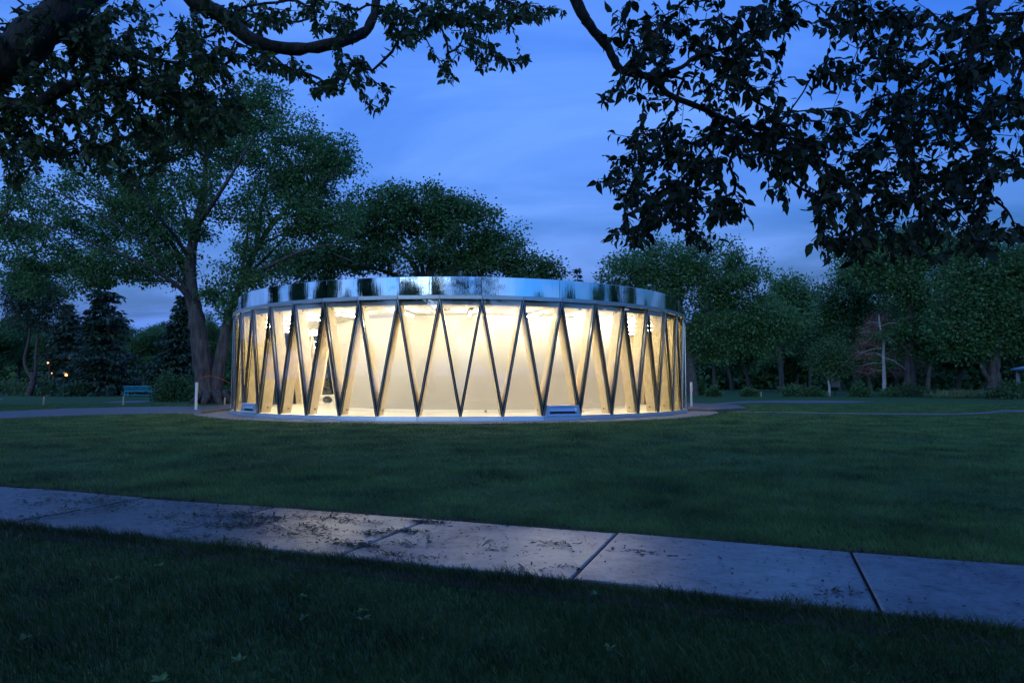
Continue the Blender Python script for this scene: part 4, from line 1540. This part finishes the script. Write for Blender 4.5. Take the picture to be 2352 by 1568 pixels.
# clumps of mown grass clippings
cs, cnn = [], []
for _ in range(120):
    a_ = J0 + rng.normal() * 1.6 - 2.6
    b_ = D_NEAR + rng.uniform(0, 1.25)
    kk = int(rng.integers(4, 60))
    cs.append(a_ + rng.normal(size=kk) * .07)
    cnn.append(b_ + rng.normal(size=kk) * .035)
for a_, b_, kk, sp_ in ((J0 - 2.82, D_FAR - .45, 420, .28), (J0 - 2.75, D_FAR - .75, 260, .2), (J0 - 1.40, D_FAR - .12, 220, .09), (J0 - 1.36, D_FAR - .45, 200, .10), (J0 - 4.3, D_FAR - .35, 240, .3), (J0 - 1.42, D_NEAR + .25, 120, .08)):
    cs.append(a_ + rng.normal(size=kk) * sp_)
    cnn.append(b_ + rng.normal(size=kk) * sp_ * .3)
CS, CN = np.concatenate(cs), np.concatenate(cnn)
q = (CN > D_NEAR + .01) & (CN < D_FAR - .01)
CS, CN = CS[q], CN[q]
it_ = iter([0])
p = CS[:, None] * SW_D + CN[:, None] * SW_N
cnt = len(p)
c = np.stack([p[:, 0], p[:, 1], .034 + rng.uniform(0, .008, cnt)], 1)
d = np.stack([rng.normal(size=cnt), rng.normal(size=cnt), rng.uniform(-.1, .3, cnt)], 1)
V, Pl = cards(c, d, rng.normal(size=(cnt, 3)) * .3 + np.array([0, 0, 1]), rng.uniform(.015, .05, cnt), NEED_T * np.array([1, .9, 1]))
o = link('grass_clippings', np_mesh('grass_clippings', V, Pl, M['clipping']))
tag(o, 'dark clumps of grass clippings scattered over the sidewalk', 'clippings', kind='stuff')

# ------------------------------------------------------------------ small things in the park
# marker posts on the terrace
for px, yb, yt, w, lab in ((450, 941, 878, .085, 'white marker post in front of the forked elm trunk'), (1588, 934, 877, .075, 'white marker post beside the right edge of the pavilion')):
    zb = .085 if px > 1000 else 0.01
    b_ = G(px, yb, zb)
    D = b_[1]
    h_ = P(px, yt, D)[2] - zb
    o = tag(empty('marker_post', b_), lab, 'post')
    MB().box((b_[0], b_[1], zb + h_ / 2), (w, .05, h_), .0).build('post', M['white'], o)
    MB().box((b_[0] + w / 2 + .014, b_[1] + .003, zb + h_ * .80), (.028, .05, h_ * .36)).build('side_strip', M['stake'], o)
    MB().box((b_[0], b_[1], zb + .004), (w + .06, .1, .008)).build('foot_plate', M['grey_metal'], o)
# survey stakes
for px, yb, hh_, lab in ((283, 931, .42, 'short wooden stake by the narrow path left of the bush'), (100, 931, .42, 'thin wooden stake in the left lawn'), (516, 933, .38, 'short wooden stake at the foot of the forked elm'), (1748, 911, .38, 'tiny wooden stake alone on the right lawn')):
    b_ = G(px, yb)
    mb = MB().box((b_[0], b_[1], hh_ / 2), (.06, .035, hh_), .2)
    mb.add([(b_[0] - .03, b_[1] - .018, hh_), (b_[0] + .03, b_[1] - .018, hh_), (b_[0] + .03, b_[1] + .018, hh_), (b_[0] - .03, b_[1] + .018, hh_), (b_[0], b_[1], hh_ + .03)], [(0, 1, 4), (1, 2, 4), (2, 3, 4), (3, 0, 4)])
    tag(mb.build('stake', M['stake']), lab, 'stake')

# teal slatted bench
bb = gz(320, 909, 55)
bn = tag(empty('park_bench', bb), 'teal metal park bench with slatted back under the left trees', 'bench')
W_ = 2.25
for k in range(24):
    xx = bb[0] - W_ / 2 + .05 + k * (W_ - .1) / 23
    MB().beam((xx, bb[1] - .22, .42), (xx + .02, bb[1] - .34, .80), .04, .012, (0, -1, .3)).build('back_slat', M['teal'], bn)
MB().box((bb[0], bb[1] - .345, .815), (W_, .04, .05)).build('top_rail', M['teal'], bn)
MB().box((bb[0], bb[1] - .215, .41), (W_, .05, .05)).build('back_rail', M['teal'], bn)
seat = MB()
for k in range(8):
    seat.box((bb[0], bb[1] - .16 + k * .062, .41 + .002 * k), (W_, .045, .02))
seat.build('seat', M['teal'], bn)
for sx in (-1.07, 1.07):
    x_ = bb[0] + sx
    MB().box((x_, bb[1] - .2, .2), (.05, .05, .4)).build('leg', M['teal'], bn)
    MB().box((x_, bb[1] + .28, .2), (.05, .05, .4)).build('leg', M['teal'], bn)
    MB().box((x_, bb[1] + .02, .63), (.05, .56, .03)).box((x_, bb[1] + .28, .52), (.04, .04, .2)).build('armrest', M['teal'], bn)
MB().box((bb[0], bb[1] - .2, .12), (W_, .03, .04)).build('stretcher', M['teal'], bn)
# dark bin near the bench
bb = gz(268, 905, 60)
bi = tag(empty('litter_bin', bb), 'small dark litter bin by the tree trunks left of the bench', 'bin')
MB().lathe([(0, 0), (.28, 0), (.31, .85), (.33, .86), (.33, .9), (.27, .9), (.25, .1), (0, .1)], tuple(bb), 16).build('body', M['dark_box'], bi, True)
MB().lathe([(.34, .91), (.34, .95), (.2, 1.08), (0, 1.1)], tuple(bb), 16).build('lid', M['dark_box'], bi, True)
# bird-box like cabinet by the sapling
bb = gz(1918, 906, 60)
cb = tag(empty('utility_cabinet', bb), 'small dark cabinet on a post right beside the pale sapling stem', 'cabinet')
MB().box((bb[0], bb[1], .35), (.08, .08, .7)).build('post', M['dark_box'], cb)
MB().box((bb[0], bb[1], .95), (.75, .4, .5)).build('cabinet_body', M['grey_metal'], cb)
MB().box((bb[0], bb[1], 1.23), (.85, .5, .05)).build('lid', M['grey_metal'], cb)
# picnic shelter at the right edge
bb = gz(2424, 905, 62)
sh = tag(empty('picnic_shelter', bb), 'picnic shelter with a blue metal roof at the right edge', 'shelter')
zr = hz(846, 62)
rw = 2.3
MB().add([(bb[0] - rw, bb[1] - rw, zr), (bb[0] + rw, bb[1] - rw, zr), (bb[0] + rw, bb[1] + rw, zr), (bb[0] - rw, bb[1] + rw, zr), (bb[0], bb[1], zr + .8),
          (bb[0] - rw, bb[1] - rw, zr - .12), (bb[0] + rw, bb[1] - rw, zr - .12), (bb[0] + rw, bb[1] + rw, zr - .12), (bb[0] - rw, bb[1] + rw, zr - .12)],
         [(0, 1, 4), (1, 2, 4), (2, 3, 4), (3, 0, 4), (0, 5, 6, 1), (1, 6, 7, 2), (2, 7, 8, 3), (3, 8, 5, 0), (8, 7, 6, 5)]).build('roof', M['blue_roof'], sh)
for sx in (-1, 1):
    for sy in (-1, 1):
        MB().box((bb[0] + sx * 1.9, bb[1] + sy * 1.9, (zr - .12) / 2), (.22, .22, zr - .12)).build('post', M['bark_pale'], sh)
# distant sodium street lamps beyond the left trees; the brightest stands for an unidentified glow
for px, py, D, r, en, lab in ((110, 833, 64, .07, 0, 'higher tiny orange street lamp far behind the left trees'), (119, 857, 65, .05, 0, 'faint orange street lamp below the higher one'), (152, 861, 62, .11, 90, 'brightest orange light glowing low between the left trunks')):
    p = P(px, py, D)
    o = tag(empty('street_lamp', (p[0], p[1], 0)), lab, 'street lamp')
    MB().cyl((p[0], p[1] + .25, 0), (p[0], p[1] + .25, p[2] + .3), .07, .05, 8).build('pole', M['dark_box'], o)
    MB().box((p[0], p[1] + .1, p[2] + r + .06), (.35, .6, .1)).build('hood', M['dark_box'], o)
    MB().lathe([(0, -r), (r * .7, -r * .7), (r, 0), (r * .7, r * .7), (0, r)], tuple(p), 12).build('lamp', M['sodium'], o, True)
    if en:
        ld = bpy.data.lights.new('lamp_glow', 'POINT')
        ld.energy = en
        ld.color = (1, .5, .2)
        ld.shadow_soft_size = r
        lo = bpy.data.objects.new('lamp_glow', ld)
        COL.objects.link(lo)
        lo.parent = o
        lo.location = (0, -.5, p[2] - .1)
